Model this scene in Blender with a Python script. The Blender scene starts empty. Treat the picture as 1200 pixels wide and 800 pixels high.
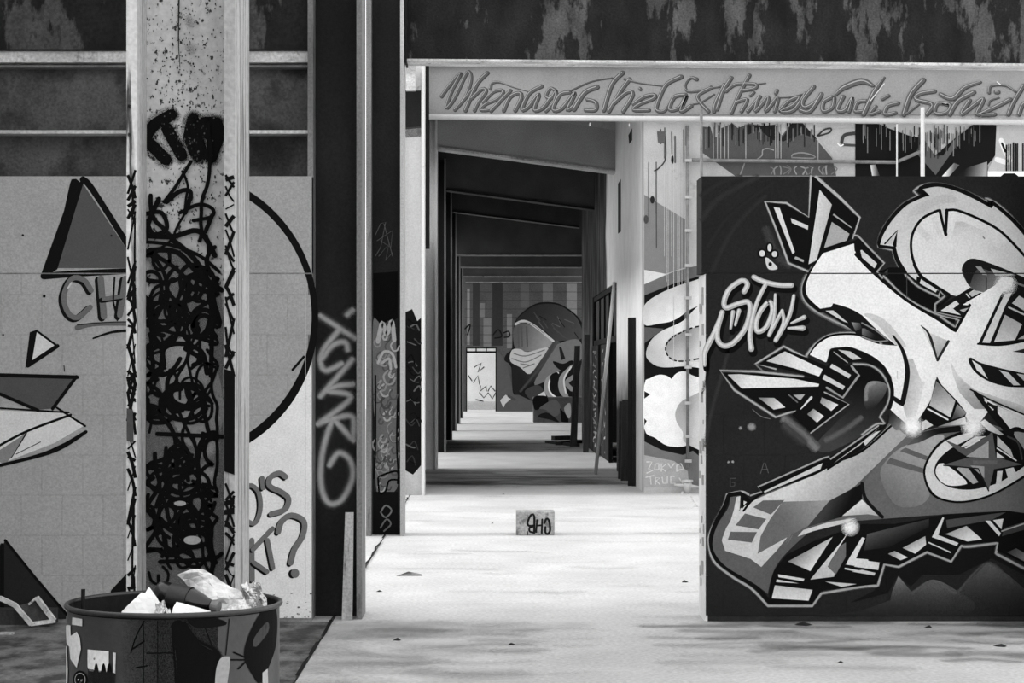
import bpy, bmesh, math, random
from mathutils import Vector, Matrix, noise
from mathutils.geometry import tessellate_polygon

random.seed(11)
SC = bpy.context.scene
COL = SC.collection
PI = math.pi

# ------------------------------------------------------------------ camera
F, CX, CY, EYE = 2418.0, 573.0, 430.0, 1.54      # focal length (px), vanishing point, eye height
cam = bpy.data.objects.new('camera', bpy.data.cameras.new('camera'))
COL.objects.link(cam)
cam.location = (0, 0, EYE)
cam.rotation_euler = (PI / 2, 0, 0)
cam.data.sensor_width = 36
cam.data.lens = F / 1200 * 36
cam.data.shift_x = (600 - CX) / 1200
cam.data.shift_y = (CY - 400) / 1200
cam.data.clip_end = 300
SC.camera = cam

# ------------------------------------------------------------------ sky, sun, exposure
world = bpy.data.worlds.new('overcast_sky'); SC.world = world
world.use_nodes = True
bgn = world.node_tree.nodes['Background']
bgn.inputs[0].default_value = (1, 1, 1, 1)
bgn.inputs[1].default_value = 1.0
sun = bpy.data.objects.new('veiled_sun', bpy.data.lights.new('veiled_sun', 'SUN'))
COL.objects.link(sun)
sun.data.energy = 1.4
sun.data.angle = math.radians(9)
SUN_EL = math.radians(33)
sun.rotation_euler = Vector((math.cos(SUN_EL), 0.03, -math.sin(SUN_EL))).to_track_quat('-Z', 'Y').to_euler()
SC.view_settings.view_transform = 'Standard'
SC.view_settings.look = 'None'
SC.view_settings.gamma = 1
SC.view_settings.use_curve_mapping = False
SC.view_settings.exposure = 0.88
SC.cycles.transparent_max_bounces = 24
SC.cycles.max_bounces = 8
SC.cycles.diffuse_bounces = 5


# ------------------------------------------------------------------ helpers
def P(px, py, Y):
    """point at depth Y that shows at pixel (px, py)"""
    return Vector(((px - CX) / F * Y, Y, EYE - (py - CY) / F * Y))


def XF(px, Y): return (px - CX) / F * Y
def ZF(py, Y): return EYE - (py - CY) / F * Y


def lin(g):
    c = max(0, min(255, g)) / 255
    c = c / 12.92 if c <= 0.04045 else ((c + 0.055) / 1.055) ** 2.4
    return max(0.003, min(0.88, c * 0.95))


def mat(name, g, rough=0.85, var=0.25, scale=6.0, fine=60.0, fvar=0.2, bump=0.15, stretch=(1, 1, 1), dark=None,
        dthr=0.55, dscale=2.0, dsoft=0.06, metal=0.0, dstretch=(1, 1, 1)):
    """painted / concrete / rusty surface: grey tone, broad clouding, fine grain, optional second tone in patches"""
    m = bpy.data.materials.new(name); m.use_nodes = True
    nt = m.node_tree; N = nt.nodes; L = nt.links
    b = N['Principled BSDF']
    b.inputs['Roughness'].default_value = rough
    b.inputs['Metallic'].default_value = metal
    b.inputs['Specular IOR Level'].default_value = 0.10 if rough > .5 else 0.5
    tc = N.new('ShaderNodeNewGeometry')
    mp = N.new('ShaderNodeMapping'); mp.inputs['Scale'].default_value = stretch
    L.new(tc.outputs['Position'], mp.inputs['Vector'])
    n1 = N.new('ShaderNodeTexNoise'); n1.inputs['Scale'].default_value = scale; n1.inputs['Detail'].default_value = 6
    n2 = N.new('ShaderNodeTexNoise'); n2.inputs['Scale'].default_value = fine; n2.inputs['Detail'].default_value = 3
    L.new(mp.outputs[0], n1.inputs['Vector']); L.new(tc.outputs['Position'], n2.inputs['Vector'])
    def mr(src, lo, hi, a=0.3, c=0.7):
        r = N.new('ShaderNodeMapRange')
        r.inputs['From Min'].default_value = a; r.inputs['From Max'].default_value = c
        r.inputs['To Min'].default_value = lo; r.inputs['To Max'].default_value = hi
        L.new(src, r.inputs['Value']); return r.outputs[0]
    def mul(x, y):
        k = N.new('ShaderNodeMath'); k.operation = 'MULTIPLY'; L.new(x, k.inputs[0])
        if isinstance(y, float): k.inputs[1].default_value = y
        else: L.new(y, k.inputs[1])
        return k.outputs[0]
    v = mul(mr(n1.outputs['Fac'], 1 - var, 1 + var), mr(n2.outputs['Fac'], 1 - fvar, 1 + fvar))
    base = N.new('ShaderNodeValue'); base.outputs[0].default_value = lin(g)
    tone = base.outputs[0]
    if dark is not None:
        mp2 = N.new('ShaderNodeMapping'); mp2.inputs['Scale'].default_value = dstretch
        L.new(tc.outputs['Position'], mp2.inputs['Vector'])
        n3 = N.new('ShaderNodeTexNoise'); n3.inputs['Scale'].default_value = dscale; n3.inputs['Detail'].default_value = 8
        n3.inputs['Roughness'].default_value = 0.62
        L.new(mp2.outputs[0], n3.inputs['Vector'])
        f = mr(n3.outputs['Fac'], 0, 1, dthr - dsoft, dthr + dsoft)
        mx = N.new('ShaderNodeMix'); mx.data_type = 'FLOAT'
        mx.inputs[2].default_value = lin(g); mx.inputs[3].default_value = lin(dark)
        L.new(f, mx.inputs[0]); tone = mx.outputs[0]
    out = mul(tone, v)
    cc = N.new('ShaderNodeCombineColor')
    for i in range(3): L.new(out, cc.inputs[i])
    L.new(cc.outputs[0], b.inputs['Base Color'])
    if bump:
        bp = N.new('ShaderNodeBump'); bp.inputs['Strength'].default_value = bump; bp.inputs['Distance'].default_value = 0.01
        L.new(n2.outputs['Fac'], bp.inputs['Height']); L.new(bp.outputs[0], b.inputs['Normal'])
    m['_tone'] = 0.0
    return m


def paint_mats():
    res = []
    for soft in (False, True):
        m = bpy.data.materials.new('spray_paint_soft' if soft else 'spray_paint'); m.use_nodes = True
        nt = m.node_tree; N = nt.nodes; L = nt.links
        b = N['Principled BSDF']; b.inputs['Roughness'].default_value = 0.75; b.inputs['Specular IOR Level'].default_value = 0.06
        at = N.new('ShaderNodeAttribute'); at.attribute_name = 'Col'
        g = N.new('ShaderNodeNewGeometry')
        n1 = N.new('ShaderNodeTexNoise'); n1.inputs['Scale'].default_value = 9; n1.inputs['Detail'].default_value = 6
        n2 = N.new('ShaderNodeTexNoise'); n2.inputs['Scale'].default_value = 90; n2.inputs['Detail'].default_value = 2
        L.new(g.outputs['Position'], n1.inputs['Vector']); L.new(g.outputs['Position'], n2.inputs['Vector'])
        a = N.new('ShaderNodeMath'); a.operation = 'MULTIPLY_ADD'; L.new(n1.outputs['Fac'], a.inputs[0])
        a.inputs[1].default_value = 0.30; a.inputs[2].default_value = 0.60
        c = N.new('ShaderNodeMath'); c.operation = 'MULTIPLY_ADD'; L.new(n2.outputs['Fac'], c.inputs[0])
        c.inputs[1].default_value = 0.5; L.new(a.outputs[0], c.inputs[2])
        mx = N.new('ShaderNodeVectorMath'); mx.operation = 'SCALE'
        L.new(at.outputs['Color'], mx.inputs[0]); L.new(c.outputs[0], mx.inputs['Scale'])
        L.new(mx.outputs[0], b.inputs['Base Color'])
        if soft:
            tr = N.new('ShaderNodeBsdfTransparent'); ms = N.new('ShaderNodeMixShader')
            sg = N.new('ShaderNodeVectorMath'); sg.operation = 'SCALE'; sg.inputs['Scale'].default_value = 1300
            L.new(g.outputs['Position'], sg.inputs[0])
            fl_ = N.new('ShaderNodeVectorMath'); fl_.operation = 'FLOOR'; L.new(sg.outputs[0], fl_.inputs[0])
            wn = N.new('ShaderNodeTexWhiteNoise'); L.new(fl_.outputs[0], wn.inputs['Vector'])
            gt = N.new('ShaderNodeMath'); gt.operation = 'GREATER_THAN'      # droplets of spray: thinner cover, fewer droplets
            L.new(at.outputs['Alpha'], gt.inputs[0]); L.new(wn.outputs['Value'], gt.inputs[1])
            L.new(gt.outputs[0], ms.inputs[0]); L.new(tr.outputs[0], ms.inputs[1]); L.new(b.outputs[0], ms.inputs[2])
            L.new(ms.outputs[0], N['Material Output'].inputs['Surface'])
        res.append(m)
    return res


PAINT = paint_mats()


def link(name, me, parent=None, mats=(), smooth=False):
    o = bpy.data.objects.new(name, me); COL.objects.link(o)
    for m in mats:
        if me.materials.find(m.name) < 0: me.materials.append(m)
    if smooth:
        for p in me.polygons: p.use_smooth = True
    if parent is not None:
        o.parent = parent
        o.matrix_parent_inverse = world_of(parent).inverted()
    return o


def world_of(o):
    return o.matrix_basis.copy() if o.parent is None else Matrix.Identity(4)   # parts keep world coordinates


def tag(o, label, cat, group=None):
    o['label'] = label; o['category'] = cat
    if group: o['group'] = group
    return o


def thing(name, label, cat, loc, group=None):
    o = bpy.data.objects.new(name, None); COL.objects.link(o)
    o.location = loc; o.empty_display_size = 0.1
    return tag(o, label, cat, group)


def struct(o, label):
    o['kind'] = 'structure'; o['label'] = label
    return o


class MB:
    """collects shapes in world coordinates; build() links them as one mesh"""
    def __init__(s): s.v = []; s.f = []
    def add(s, vs, fs):
        n = len(s.v); s.v += [tuple(v) for v in vs]; s.f += [tuple(i + n for i in f) for f in fs]; return s
    def box(s, x0, x1, y0, y1, z0, z1):
        vs = [(x, y, z) for z in (z0, z1) for y in (y0, y1) for x in (x0, x1)]
        return s.add(vs, [(0, 2, 3, 1), (4, 5, 7, 6), (0, 1, 5, 4), (2, 6, 7, 3), (0, 4, 6, 2), (1, 3, 7, 5)])
    def hexa(s, bottom, top):
        return s.add(list(bottom) + list(top), [(3, 2, 1, 0), (4, 5, 6, 7), (0, 1, 5, 4), (1, 2, 6, 5), (2, 3, 7, 6), (3, 0, 4, 7)])
    def bar(s, a, b, w, h, up=(0, 0, 1)):
        a = Vector(a); b = Vector(b); d = (b - a).normalized(); u = Vector(up)
        if abs(d.dot(u)) > 0.95: u = Vector((0, 1, 0))
        r = d.cross(u).normalized(); u = r.cross(d)
        q = [r * (i * w / 2) + u * (j * h / 2) for i, j in ((-1, -1), (1, -1), (1, 1), (-1, 1))]
        return s.hexa([a + k for k in q], [b + k for k in q])
    def tube(s, pts, r, n=10, cap=True):
        pts = [Vector(p) for p in pts]; rs = r if isinstance(r, (list, tuple)) else [r] * len(pts)
        vs = []; fs = []; ref = None
        for i, p in enumerate(pts):
            d = (pts[min(i + 1, len(pts) - 1)] - pts[max(i - 1, 0)]).normalized()
            if ref is None: ref = Vector((0, 0, 1)) if abs(d.z) < 0.9 else Vector((0, 1, 0))
            a = d.cross(ref).normalized(); b = a.cross(d).normalized(); ref = b
            for k in range(n):
                t = 2 * PI * k / n; vs.append(p + (a * math.cos(t) + b * math.sin(t)) * rs[i])
        for i in range(len(pts) - 1):
            for k in range(n):
                k2 = (k + 1) % n; fs.append((i * n + k, i * n + k2, (i + 1) * n + k2, (i + 1) * n + k))
        if cap: fs.append(tuple(range(n - 1, -1, -1))); fs.append(tuple(range((len(pts) - 1) * n, len(pts) * n)))
        return s.add(vs, fs)
    def lathe(s, c, prof, n=48):
        vs = []; fs = []
        for r, z in prof:
            for k in range(n):
                t = 2 * PI * k / n; vs.append((c[0] + r * math.cos(t), c[1] + r * math.sin(t), c[2] + z))
        for i in range(len(prof) - 1):
            for k in range(n):
                k2 = (k + 1) % n; fs.append((i * n + k, i * n + k2, (i + 1) * n + k2, (i + 1) * n + k))
        return s.add(vs, fs)
    def mesh(s, name='mesh'):
        me = bpy.data.meshes.new(name); me.from_pydata(s.v, [], s.f); me.update(); return me
    def build(s, name, m, parent=None, smooth=False, bevel=0):
        me = s.mesh(name)
        bm = bmesh.new(); bm.from_mesh(me)
        bmesh.ops.recalc_face_normals(bm, faces=bm.faces[:])
        if bevel: bmesh.ops.bevel(bm, geom=bm.edges[:], offset=bevel, segments=1, affect='EDGES')
        bm.to_mesh(me); bm.free()
        return link(name, me, parent, (m,) if not isinstance(m, (list, tuple)) else m, smooth)


# ------------------------------------------------------------------ vector paint laid on a surface
def spline(pts, closed=False, step=6):
    """Catmull-Rom through pts; a point written (x, y, 'c') stays a sharp corner"""
    n = len(pts)
    if n < 3 and not closed: return [Vector(p[:2]) for p in pts]
    q = [Vector(p[:2]) for p in pts]; corner = [len(p) > 2 for p in pts]
    out = []; segs = n if closed else n - 1
    for i in range(segs):
        p1, p2 = q[i], q[(i + 1) % n]
        c1, c2 = corner[i], corner[(i + 1) % n]
        p0 = q[i - 1] if (closed or i > 0) and not c1 else p1
        p3 = q[(i + 2) % n] if (closed or i + 2 < n) and not c2 else p2
        k = max(2, min(14, int((p2 - p1).length / step) + 2)) if not (c1 and c2) else 1
        for j in range(k):
            t = j / k
            out.append(0.5 * ((2 * p1) + (p2 - p0) * t + (2 * p0 - 5 * p1 + 4 * p2 - p3) * t * t + (3 * p1 - p0 - 3 * p2 + p3) * t ** 3))
    if not closed: out.append(q[-1])
    return out


class Canvas:
    def __init__(s, mapper, step=0.00003):
        s.map = mapper; s.step = step; s.layer = 1
        s.v = []; s.c = []; s.f = []; s.m = []
        s.ox = s.oy = 0; s.s = 1.0
    def win(s, ox=0, oy=0, sc=1.0): s.ox, s.oy, s.s = ox, oy, sc; return s
    def T(s, p): return (s.ox + p[0] / s.s, s.oy + p[1] / s.s) + tuple(p[2:])
    def _emit(s, vs, cols, fs, soft):
        n = len(s.v)
        for p, c in zip(vs, cols): s.v.append(s.map(p[0], p[1], s.layer * s.step)); s.c.append(c)
        for f in fs: s.f.append(tuple(i + n for i in f)); s.m.append(1 if soft else 0)
    def fill(s, pts, g, smooth=False, grad=None, cut=0, alpha=None):
        """filled area; grad = (p0, g0, p1, g1) blends two tones of paint; cut = strip width (px) for curved surfaces"""
        pp = [s.T(p) for p in pts]
        pp = spline(pp, True) if smooth else [Vector(p[:2]) for p in pp]
        tris = tessellate_polygon([[Vector((p.x, p.y, 0)) for p in pp]])
        if grad is None and not cut:
            col = (lin(g),) * 3 + ((1.0 if alpha is None else alpha),)
            s._emit(pp, [col] * len(pp), tris, alpha is not None)
        else:
            bm = bmesh.new(); bv = [bm.verts.new((p.x, p.y, 0)) for p in pp]
            for t in tris:
                try: bm.faces.new([bv[i] for i in t])
                except ValueError: pass
            if cut:
                xs = [p.x for p in pp]; x = min(xs) + cut
                while x < max(xs):
                    bmesh.ops.bisect_plane(bm, geom=bm.verts[:] + bm.edges[:] + bm.faces[:], plane_co=(x, 0, 0), plane_no=(1, 0, 0)); x += cut
            if grad:
                a = Vector(s.T(grad[0])[:2]); b = Vector(s.T(grad[2])[:2]); d = b - a
                for k in range(0, 9):
                    q = a + d * (k / 8)
                    bmesh.ops.bisect_plane(bm, geom=bm.verts[:] + bm.edges[:] + bm.faces[:], plane_co=(q.x, q.y, 0), plane_no=(d.x, d.y, 0))
            bm.verts.index_update()
            vs = [(v.co.x, v.co.y) for v in bm.verts]; cols = []
            for v in vs:
                gg = g; al = 1.0 if alpha is None else alpha
                if grad:
                    t = max(0, min(1, (Vector(v) - a).dot(d) / d.length_squared)); gg = grad[1] + (grad[3] - grad[1]) * t
                    if len(grad) > 4: al = grad[4] + (grad[5] - grad[4]) * t
                cols.append((lin(gg),) * 3 + (al,))
            s._emit(vs, cols, [tuple(v.index for v in f.verts) for f in bm.faces], alpha is not None or (grad and len(grad) > 4))
            bm.free()
        s.layer += 1
    def stroke(s, pts, w, g, smooth=True, soft=False, closed=False, alpha=1.0, cap=True):
        """ribbon; w in photo pixels, a number or a list along the path"""
        pp = [s.T(p) for p in pts]; n0 = len(pp)
        pp = spline(pp, closed, 4) if smooth else [Vector(p[:2]) for p in pp]
        if closed: pp.append(pp[0].copy())
        q = [pp[0]]
        for p in pp[1:]:
            if (p - q[-1]).length > 0.05: q.append(p)
        pp = q; n = len(pp)
        if n < 2: return
        if isinstance(w, (int, float)): ws = [w] * n
        else:
            ws = []
            for i in range(n):
                t = i / (n - 1) * (len(w) - 1); k = min(int(t), len(w) - 2); ws.append(w[k] + (w[k + 1] - w[k]) * (t - k))
        if cap and not closed:
            d0 = (pp[0] - pp[1]).normalized(); d1 = (pp[-1] - pp[-2]).normalized()
            e0 = [(pp[0] + d0 * ws[0] * k, ws[0] * h) for k, h in ((0.5, 0.25), (0.43, 0.6), (0.25, 0.87))]
            e1 = [(pp[-1] + d1 * ws[-1] * k, ws[-1] * h) for k, h in ((0.25, 0.87), (0.43, 0.6), (0.5, 0.25))]
            pp = [e[0] for e in e0] + pp + [e[0] for e in e1]; ws = [e[1] for e in e0] + ws + [e[1] for e in e1]; n = len(pp)
        offs = ((-0.5, 0), (-0.3, .45), (-0.12, 1), (0.12, 1), (0.3, .45), (0.5, 0)) if soft else ((-0.5, 1), (0.5, 1))
        vs = []; cols = []; fs = []; c = (lin(g),) * 3; k = len(offs)
        for i, p in enumerate(pp):
            d = pp[min(i + 1, n - 1)] - pp[max(i - 1, 0)]
            if closed and i in (0, n - 1): d = pp[1] - pp[-2]
            d = d.normalized() if d.length > 1e-6 else Vector((1, 0)); nn = Vector((-d.y, d.x))
            end = soft and cap and not closed and (i < 2 or i > n - 3)
            for o, a in offs:
                vs.append(p + nn * (o * ws[i])); cols.append(c + ((0.0 if end else a) * alpha,))
            if i:
                for j in range(k - 1):
                    b = (i - 1) * k + j; fs.append((b, b + 1, b + k + 1, b + k))
        s._emit(vs, cols, fs, soft or alpha < 1); s.layer += 1
    def blob(s, p, r, g, soft=True, ry=None, alpha=1.0):
        c = Vector(s.T(p)); ry = ry or r; cg = (lin(g),) * 3
        vs = [c]; cols = [cg + (alpha,)]; fs = []; n = 18
        for ring, (k, a) in enumerate(((0.45, 0.85), (0.75, 0.35), (1.0, 0.0)) if soft else ((1.0, 1.0),)):
            for i in range(n):
                t = 2 * PI * i / n; vs.append(c + Vector((math.cos(t) * r * k, math.sin(t) * ry * k))); cols.append(cg + (a * alpha,))
        for i in range(n):
            j = (i + 1) % n; fs.append((0, 1 + i, 1 + j))
            for ring in range(2 if soft else 0): a = 1 + ring * n; fs.append((a + i, a + n + i, a + n + j, a + j))
        s._emit(vs, cols, fs, soft or alpha < 1); s.layer += 1
    def build(s, name, parent, gaps=()):
        """gaps = (z0, z1) wall joints left open in the paint"""
        me = bpy.data.meshes.new(name); me.from_pydata(s.v, [], s.f); me.update()
        for m in PAINT: me.materials.append(m)
        at = me.color_attributes.new('Col', 'FLOAT_COLOR', 'POINT')
        at.data.foreach_set('color', [x for c in s.c for x in c])
        me.polygons.foreach_set('material_index', s.m)
        if gaps:
            bm = bmesh.new(); bm.from_mesh(me)
            for z0, z1 in gaps:
                for z in (z0, z1):
                    bmesh.ops.bisect_plane(bm, geom=bm.verts[:] + bm.edges[:] + bm.faces[:], plane_co=(0, 0, z), plane_no=(0, 0, 1))
                bmesh.ops.delete(bm, geom=[f for f in bm.faces if z0 < f.calc_center_median().z < z1], context='FACES')
            bm.to_mesh(me); bm.free()
        return link(name, me, parent)


def wall_canvas(Y, step=0.00003): return Canvas(lambda px, py, d: P(px, py, Y)- Vector((0, d + 0.0008, 0)), step)

# ================================================================== materials
M_FLOOR = mat('worn_concrete_floor', 192, 0.8, 0.06, 1.6, 40, 0.16, 0.12, (1, 1, 1), dark=172, dthr=0.58, dscale=1.1, dsoft=0.2, dstretch=(1, 0.7, 1))
M_FLOOR_DARK = mat('dark_concrete_floor', 120, 0.85, 0.25, 2.2, 60, 0.2, 0.2, (1, 1, 1), dark=60, dthr=0.50, dscale=5, dsoft=0.10, dstretch=(1, 0.6, 1))
M_GAP = mat('dark_joint', 25, 0.95)
M_WALL_L = mat('grey_painted_block', 158, 0.8, 0.06, 3, 95, 0.14, 0.1)
M_WALL_R = mat('charcoal_painted_block', 33, 0.75, 0.12, 3, 95, 0.22, 0.1)
M_PLASTER = mat('white_plaster', 225, 0.85, 0.08, 3, 60, 0.06, 0.2, dark=150, dthr=0.70, dscale=4, dsoft=0.05)
M_PLASTER_G = mat('grey_plaster', 178, 0.85, 0.10, 3, 60, 0.08, 0.2, dark=120, dthr=0.68, dscale=3, dsoft=0.08)
M_MORTAR = mat('mortar', 45, 0.95)
M_RUST = mat('rusty_painted_steel', 32, 0.6, 0.45, 5, 50, 0.3, 0.3, (1, 1, 0.5), dark=76, dthr=0.545, dscale=2.6, dsoft=0.02, dstretch=(1.5, 1, 0.5))
M_RUST_L = mat('rusty_girder_plate', 76, 0.65, 0.35, 4, 60, 0.25, 0.3, (1, 1, 0.4), dark=45, dthr=0.53, dscale=2.0, dsoft=0.06)
M_FLANGE = mat('bounce_lit_flange', 185, 0.7, 0.35, 6, 50, 0.25, 0.2, (0.4, 1, 1), dark=90, dthr=0.66, dscale=8)  # pale tone carries the floor's bounce light on the undersides
M_STEEL = mat('dark_painted_steel', 31, 0.55, 0.3, 4, 50, 0.2, 0.15, (1, 1, 0.3))
M_STEEL_MID = mat('scuffed_steel_edge', 118, 0.6, 0.25, 8, 60, 0.2, 0.15, (1, 1, 0.15), dark=50, dthr=0.66, dscale=9, dstretch=(1, 1, 0.2))
M_STEEL_W = mat('white_painted_steel', 222, 0.6, 0.08, 4, 60, 0.08, 0.1, (1, 1, 0.4), dark=140, dthr=0.70, dscale=6)
M_SPECK = mat('speckled_pale_steel', 180, 0.6, 0.15, 5, 60, 0.12, 0.15, (1, 1, 0.5), dark=50, dthr=0.60, dscale=55, dsoft=0.02, dstretch=(1, 1, 0.75))
M_STREAK = mat('streaked_pale_steel', 195, 0.6, 0.2, 9, 60, 0.15, 0.15, (1.5, 1.5, 0.12), dark=70, dthr=0.60, dscale=16, dsoft=0.04, dstretch=(2, 2, 0.10))
M_STREAK_D = mat('streaked_grey_steel', 160, 0.6, 0.2, 9, 60, 0.15, 0.15, (1.5, 1.5, 0.12), dark=90, dthr=0.56, dscale=16, dsoft=0.05, dstretch=(2, 2, 0.10))
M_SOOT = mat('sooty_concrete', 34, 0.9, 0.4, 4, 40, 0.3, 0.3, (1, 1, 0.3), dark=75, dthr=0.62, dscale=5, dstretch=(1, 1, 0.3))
M_BEAM = mat('lit_concrete_beam', 165, 0.85, 0.12, 2, 60, 0.14, 0.15)  # courtyard light on the first beam put into its paler tone
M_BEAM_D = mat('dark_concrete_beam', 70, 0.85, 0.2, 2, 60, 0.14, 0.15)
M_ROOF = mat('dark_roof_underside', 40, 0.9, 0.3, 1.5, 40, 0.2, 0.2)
M_PIPE_W = mat('white_pipe_enamel', 190, 0.4, 0.05, 6, 60, 0.05, 0.05)
M_PIPE_G = mat('grey_pipe_paint', 110, 0.5, 0.3, 10, 60, 0.2, 0.1)
M_WOOD = mat('weathered_wood', 165, 0.85, 0.2, 10, 70, 0.2, 0.2, (3, 3, 0.3), dark=90, dthr=0.62, dscale=12, dstretch=(3, 3, 0.3))
M_WOOD_D = mat('dark_old_wood', 60, 0.85, 0.3, 10, 70, 0.2, 0.2, (3, 3, 0.3))
M_END = mat('far_wall_render', 78, 0.9, 0.15, 2, 20, 0.15, 0.1)

# ================================================================== floor
XJ = -0.952
fl = MB().box(-14, 9, -6, 76, -0.25, -0.03).build('floor', M_GAP)
struct(fl, 'worn pale concrete floor running down the passage')
MB().box(XJ + 0.006, 9, -6, 76, -0.03, 0).build('slab', M_FLOOR, fl)
MB().box(-14, XJ - 0.006, 12.5, 76, -0.03, 0).build('slab', M_FLOOR, fl)
MB().box(-14, XJ - 0.006, -6, 12.5, -0.03, 0).build('slab', M_FLOOR_DARK, fl)  # darker, mottled slab left of the joint, up to the wall
# dirt marks, plus shade painted onto the floor as soft dark strokes
cv = Canvas(lambda x, y, d: Vector((x, y, 0.0006 + d)))
rg = random.Random(4)
def smear(x, y, l, w, g, al): cv.stroke([(x - l, y + rg.uniform(-.1, .1)), (x, y + rg.uniform(-.1, .1)), (x + l, y)], w, g, soft=True, alpha=al)
for i in range(60): smear(XJ + rg.random() ** 2.0 * 1.5, rg.uniform(9.4, 12.4), rg.uniform(.05, .25), rg.uniform(.15, .5), rg.choice((60, 75, 90)), rg.uniform(.04, .18))
for i in range(70): smear(rg.uniform(1.2, 5.0), 12.45 - rg.random() ** 2 * 1.7, rg.uniform(.1, .4), rg.uniform(.12, .4), rg.choice((50, 65, 40)), rg.uniform(.08, .3))  # shade along the right wall's foot, painted into the floor
for i in range(80): smear(rg.uniform(-.8, 2.6), rg.uniform(9.6, 24.5), rg.uniform(.05, .4), rg.uniform(.05, .3), rg.choice((100, 125)), rg.uniform(.04, .14))
for i in range(90): smear(-.75 + rg.random() ** 1.6 * 2.4, rg.choice((rg.uniform(26.4, 31), rg.uniform(26.8, 29), rg.uniform(38, 42))), rg.uniform(.1, .6), rg.uniform(.2, .9), rg.choice((60, 80, 50)), rg.uniform(.1, .4))  # dirt together with the infill walls' shadow bands, painted on
pts = [(XJ + 0.004 * math.sin(k * 2.1) + rg.uniform(-.006, .006), 9.5 + k * 0.25) for k in range(60)]
for a in range(0, 59):
    if rg.random() < 0.8: cv.stroke(pts[a:a + 2], rg.uniform(.008, .022), 22, smooth=False)
cv.build('dirt_and_shade_marks', fl)

# ================================================================== block walls in the front plane
YW = 12.5
ZJ0, ZJ1 = ZF(321.0, YW), ZF(319.6, YW)
ZTOP = ZF(206.5, YW)


def block_wall(root, x0, x1, m, seed, first):
    """course heights and joints read off the photograph; every block an object of its own"""
    bw, bh, gap = XF(573 + 48, YW), 47 / F * YW, 0.0016
    full = MB().box(gap / 2, bw - gap / 2, 0, 0.045, gap / 2, bh - gap / 2)
    me = full.mesh('block')
    me.materials.append(m)
    n = 0
    rr = random.Random(seed)
    zs = [ZF(674, YW) + k * bh for k in range(-1, 8)]
    for r, z in enumerate(zs):
        ztop = min(z + bh, ZJ0)
        off = first + (bw / 2 if r % 2 else 0)
        k = math.floor((x0 - off) / bw)
        while off + k * bw < x1 - 0.02:
            a, b = max(x0, off + k * bw), min(x1, off + (k + 1) * bw)
            zz = max(z, 0.0)
            if b - a > 0.03:
                whole = abs(b - a - bw) < 1e-4 and z > 0 and ztop - z > bh - 1e-4
                if whole:
                    o = link('block', me, root); o.location = (a, YW + rr.uniform(0, .0006), z)
                    o.matrix_parent_inverse = Matrix.Identity(4)
                else:
                    MB().box(a + gap / 2, b - gap / 2, YW, YW + 0.045, zz + gap / 2, ztop - gap / 2).build('block', m, root)
                n += 1
            k += 1
    return n


XL1 = XF(365.5, YW)
wl = MB().box(-4.6, XL1, YW + 0.003, YW + 0.1, 0, ZTOP - 0.003).build('wall_left', mat('grey_mortar', 128, .95))  # mortar's own tone, a little darker than the blocks
struct(wl, 'grey painted block wall with triangles and outlined letters behind the drum')
block_wall(wl, -3.75, XL1, M_WALL_L, 1, XF(121, YW))
MB().box(-4.6, XL1, YW, YW + 0.1, ZJ1, ZTOP).build('lintel_beam', M_WALL_L, wl)
MB().box(-4.6, -3.75, YW, YW + 0.05, 0, ZJ0).build('plain_end', M_WALL_L, wl)

XR0, XR1 = XF(827, YW), 4.55
wr = MB().box(XR0 + 0.01, XR1, YW + 0.006, YW + 0.30, 0, ZTOP - 0.003).build('wall_right', M_MORTAR)
struct(wr, 'dark block wall carrying the big wildstyle graffiti piece and its signature')
block_wall(wr, XR0, XR1, M_WALL_R, 2, XF(1040, YW))
MB().box(XF(822.3, YW), XR1, YW, YW + 0.3, ZJ1, ZTOP).build('lintel_beam', M_WALL_R, wr)
MB().box(XR0 - 0.004, XR0 + 0.012, YW + 0.004, YW + 0.36, 0, ZJ0).build('end_plaster', M_PLASTER, wr)
# plaster crumbs left on the end of the wall
cr = MB(); rg = random.Random(8)
for i in range(26):
    z = rg.uniform(0.1, 2.0); y = rg.uniform(YW + .05, YW + .3); r = rg.uniform(.006, .02)
    cr.box(XR0 - 0.004 - r * .7, XR0, y - r, y + r, z - r * 2, z + r * 2)
o = cr.build('plaster_crumbs', M_PLASTER_G, wr); o['kind'] = 'stuff'

# unseen wall and roof strip, added to keep sun off the foreground
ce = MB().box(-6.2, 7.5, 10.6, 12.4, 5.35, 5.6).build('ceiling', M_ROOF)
struct(ce, 'unseen strip of dark roof slab added to shade the front hall')
wo = MB().box(-5.2, -4.9, -3.5, 13.2, 0, 5.35).build('wall_shade_added', M_PLASTER_G)
struct(wo, 'unseen plastered wall added to keep sun off the front hall')

# ================================================================== girders over the front walls
gl = thing('plate_girder', 'rusty riveted plate girder on top of the grey block wall', 'girder', (-3, 12.75, ZTOP))
YG = 12.78
MB().box(-4.88, -1.108, YG, YG + .02, ZTOP - .05, ZF(157, YG)).build('web_plate', M_RUST_L, gl)
MB().box(-4.88, -1.108, 12.64, YG + .16, ZF(156.5, 12.64), ZF(152.5, 12.64)).build('flange', M_FLANGE, gl)
MB().box(-4.88, -1.108, YG + .01, YG + .03, ZF(157, YG), ZF(78, YG)).build('web_plate', M_RUST_L, gl)
MB().box(-4.88, -1.108, 12.66, YG + .16, ZF(73, 12.66), ZF(60, 12.66)).build('flange', M_FLANGE, gl)
MB().box(-4.88, -1.108, 12.70, YG + .02, ZF(79, 12.7), ZF(76, 12.7)).build('angle_strip', M_STEEL_MID, gl)
MB().box(-4.88, -1.108, 12.64, YG + .1, ZF(59.4, 12.64), ZF(57.5, 12.64)).build('angle_strip', M_STEEL, gl)
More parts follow.
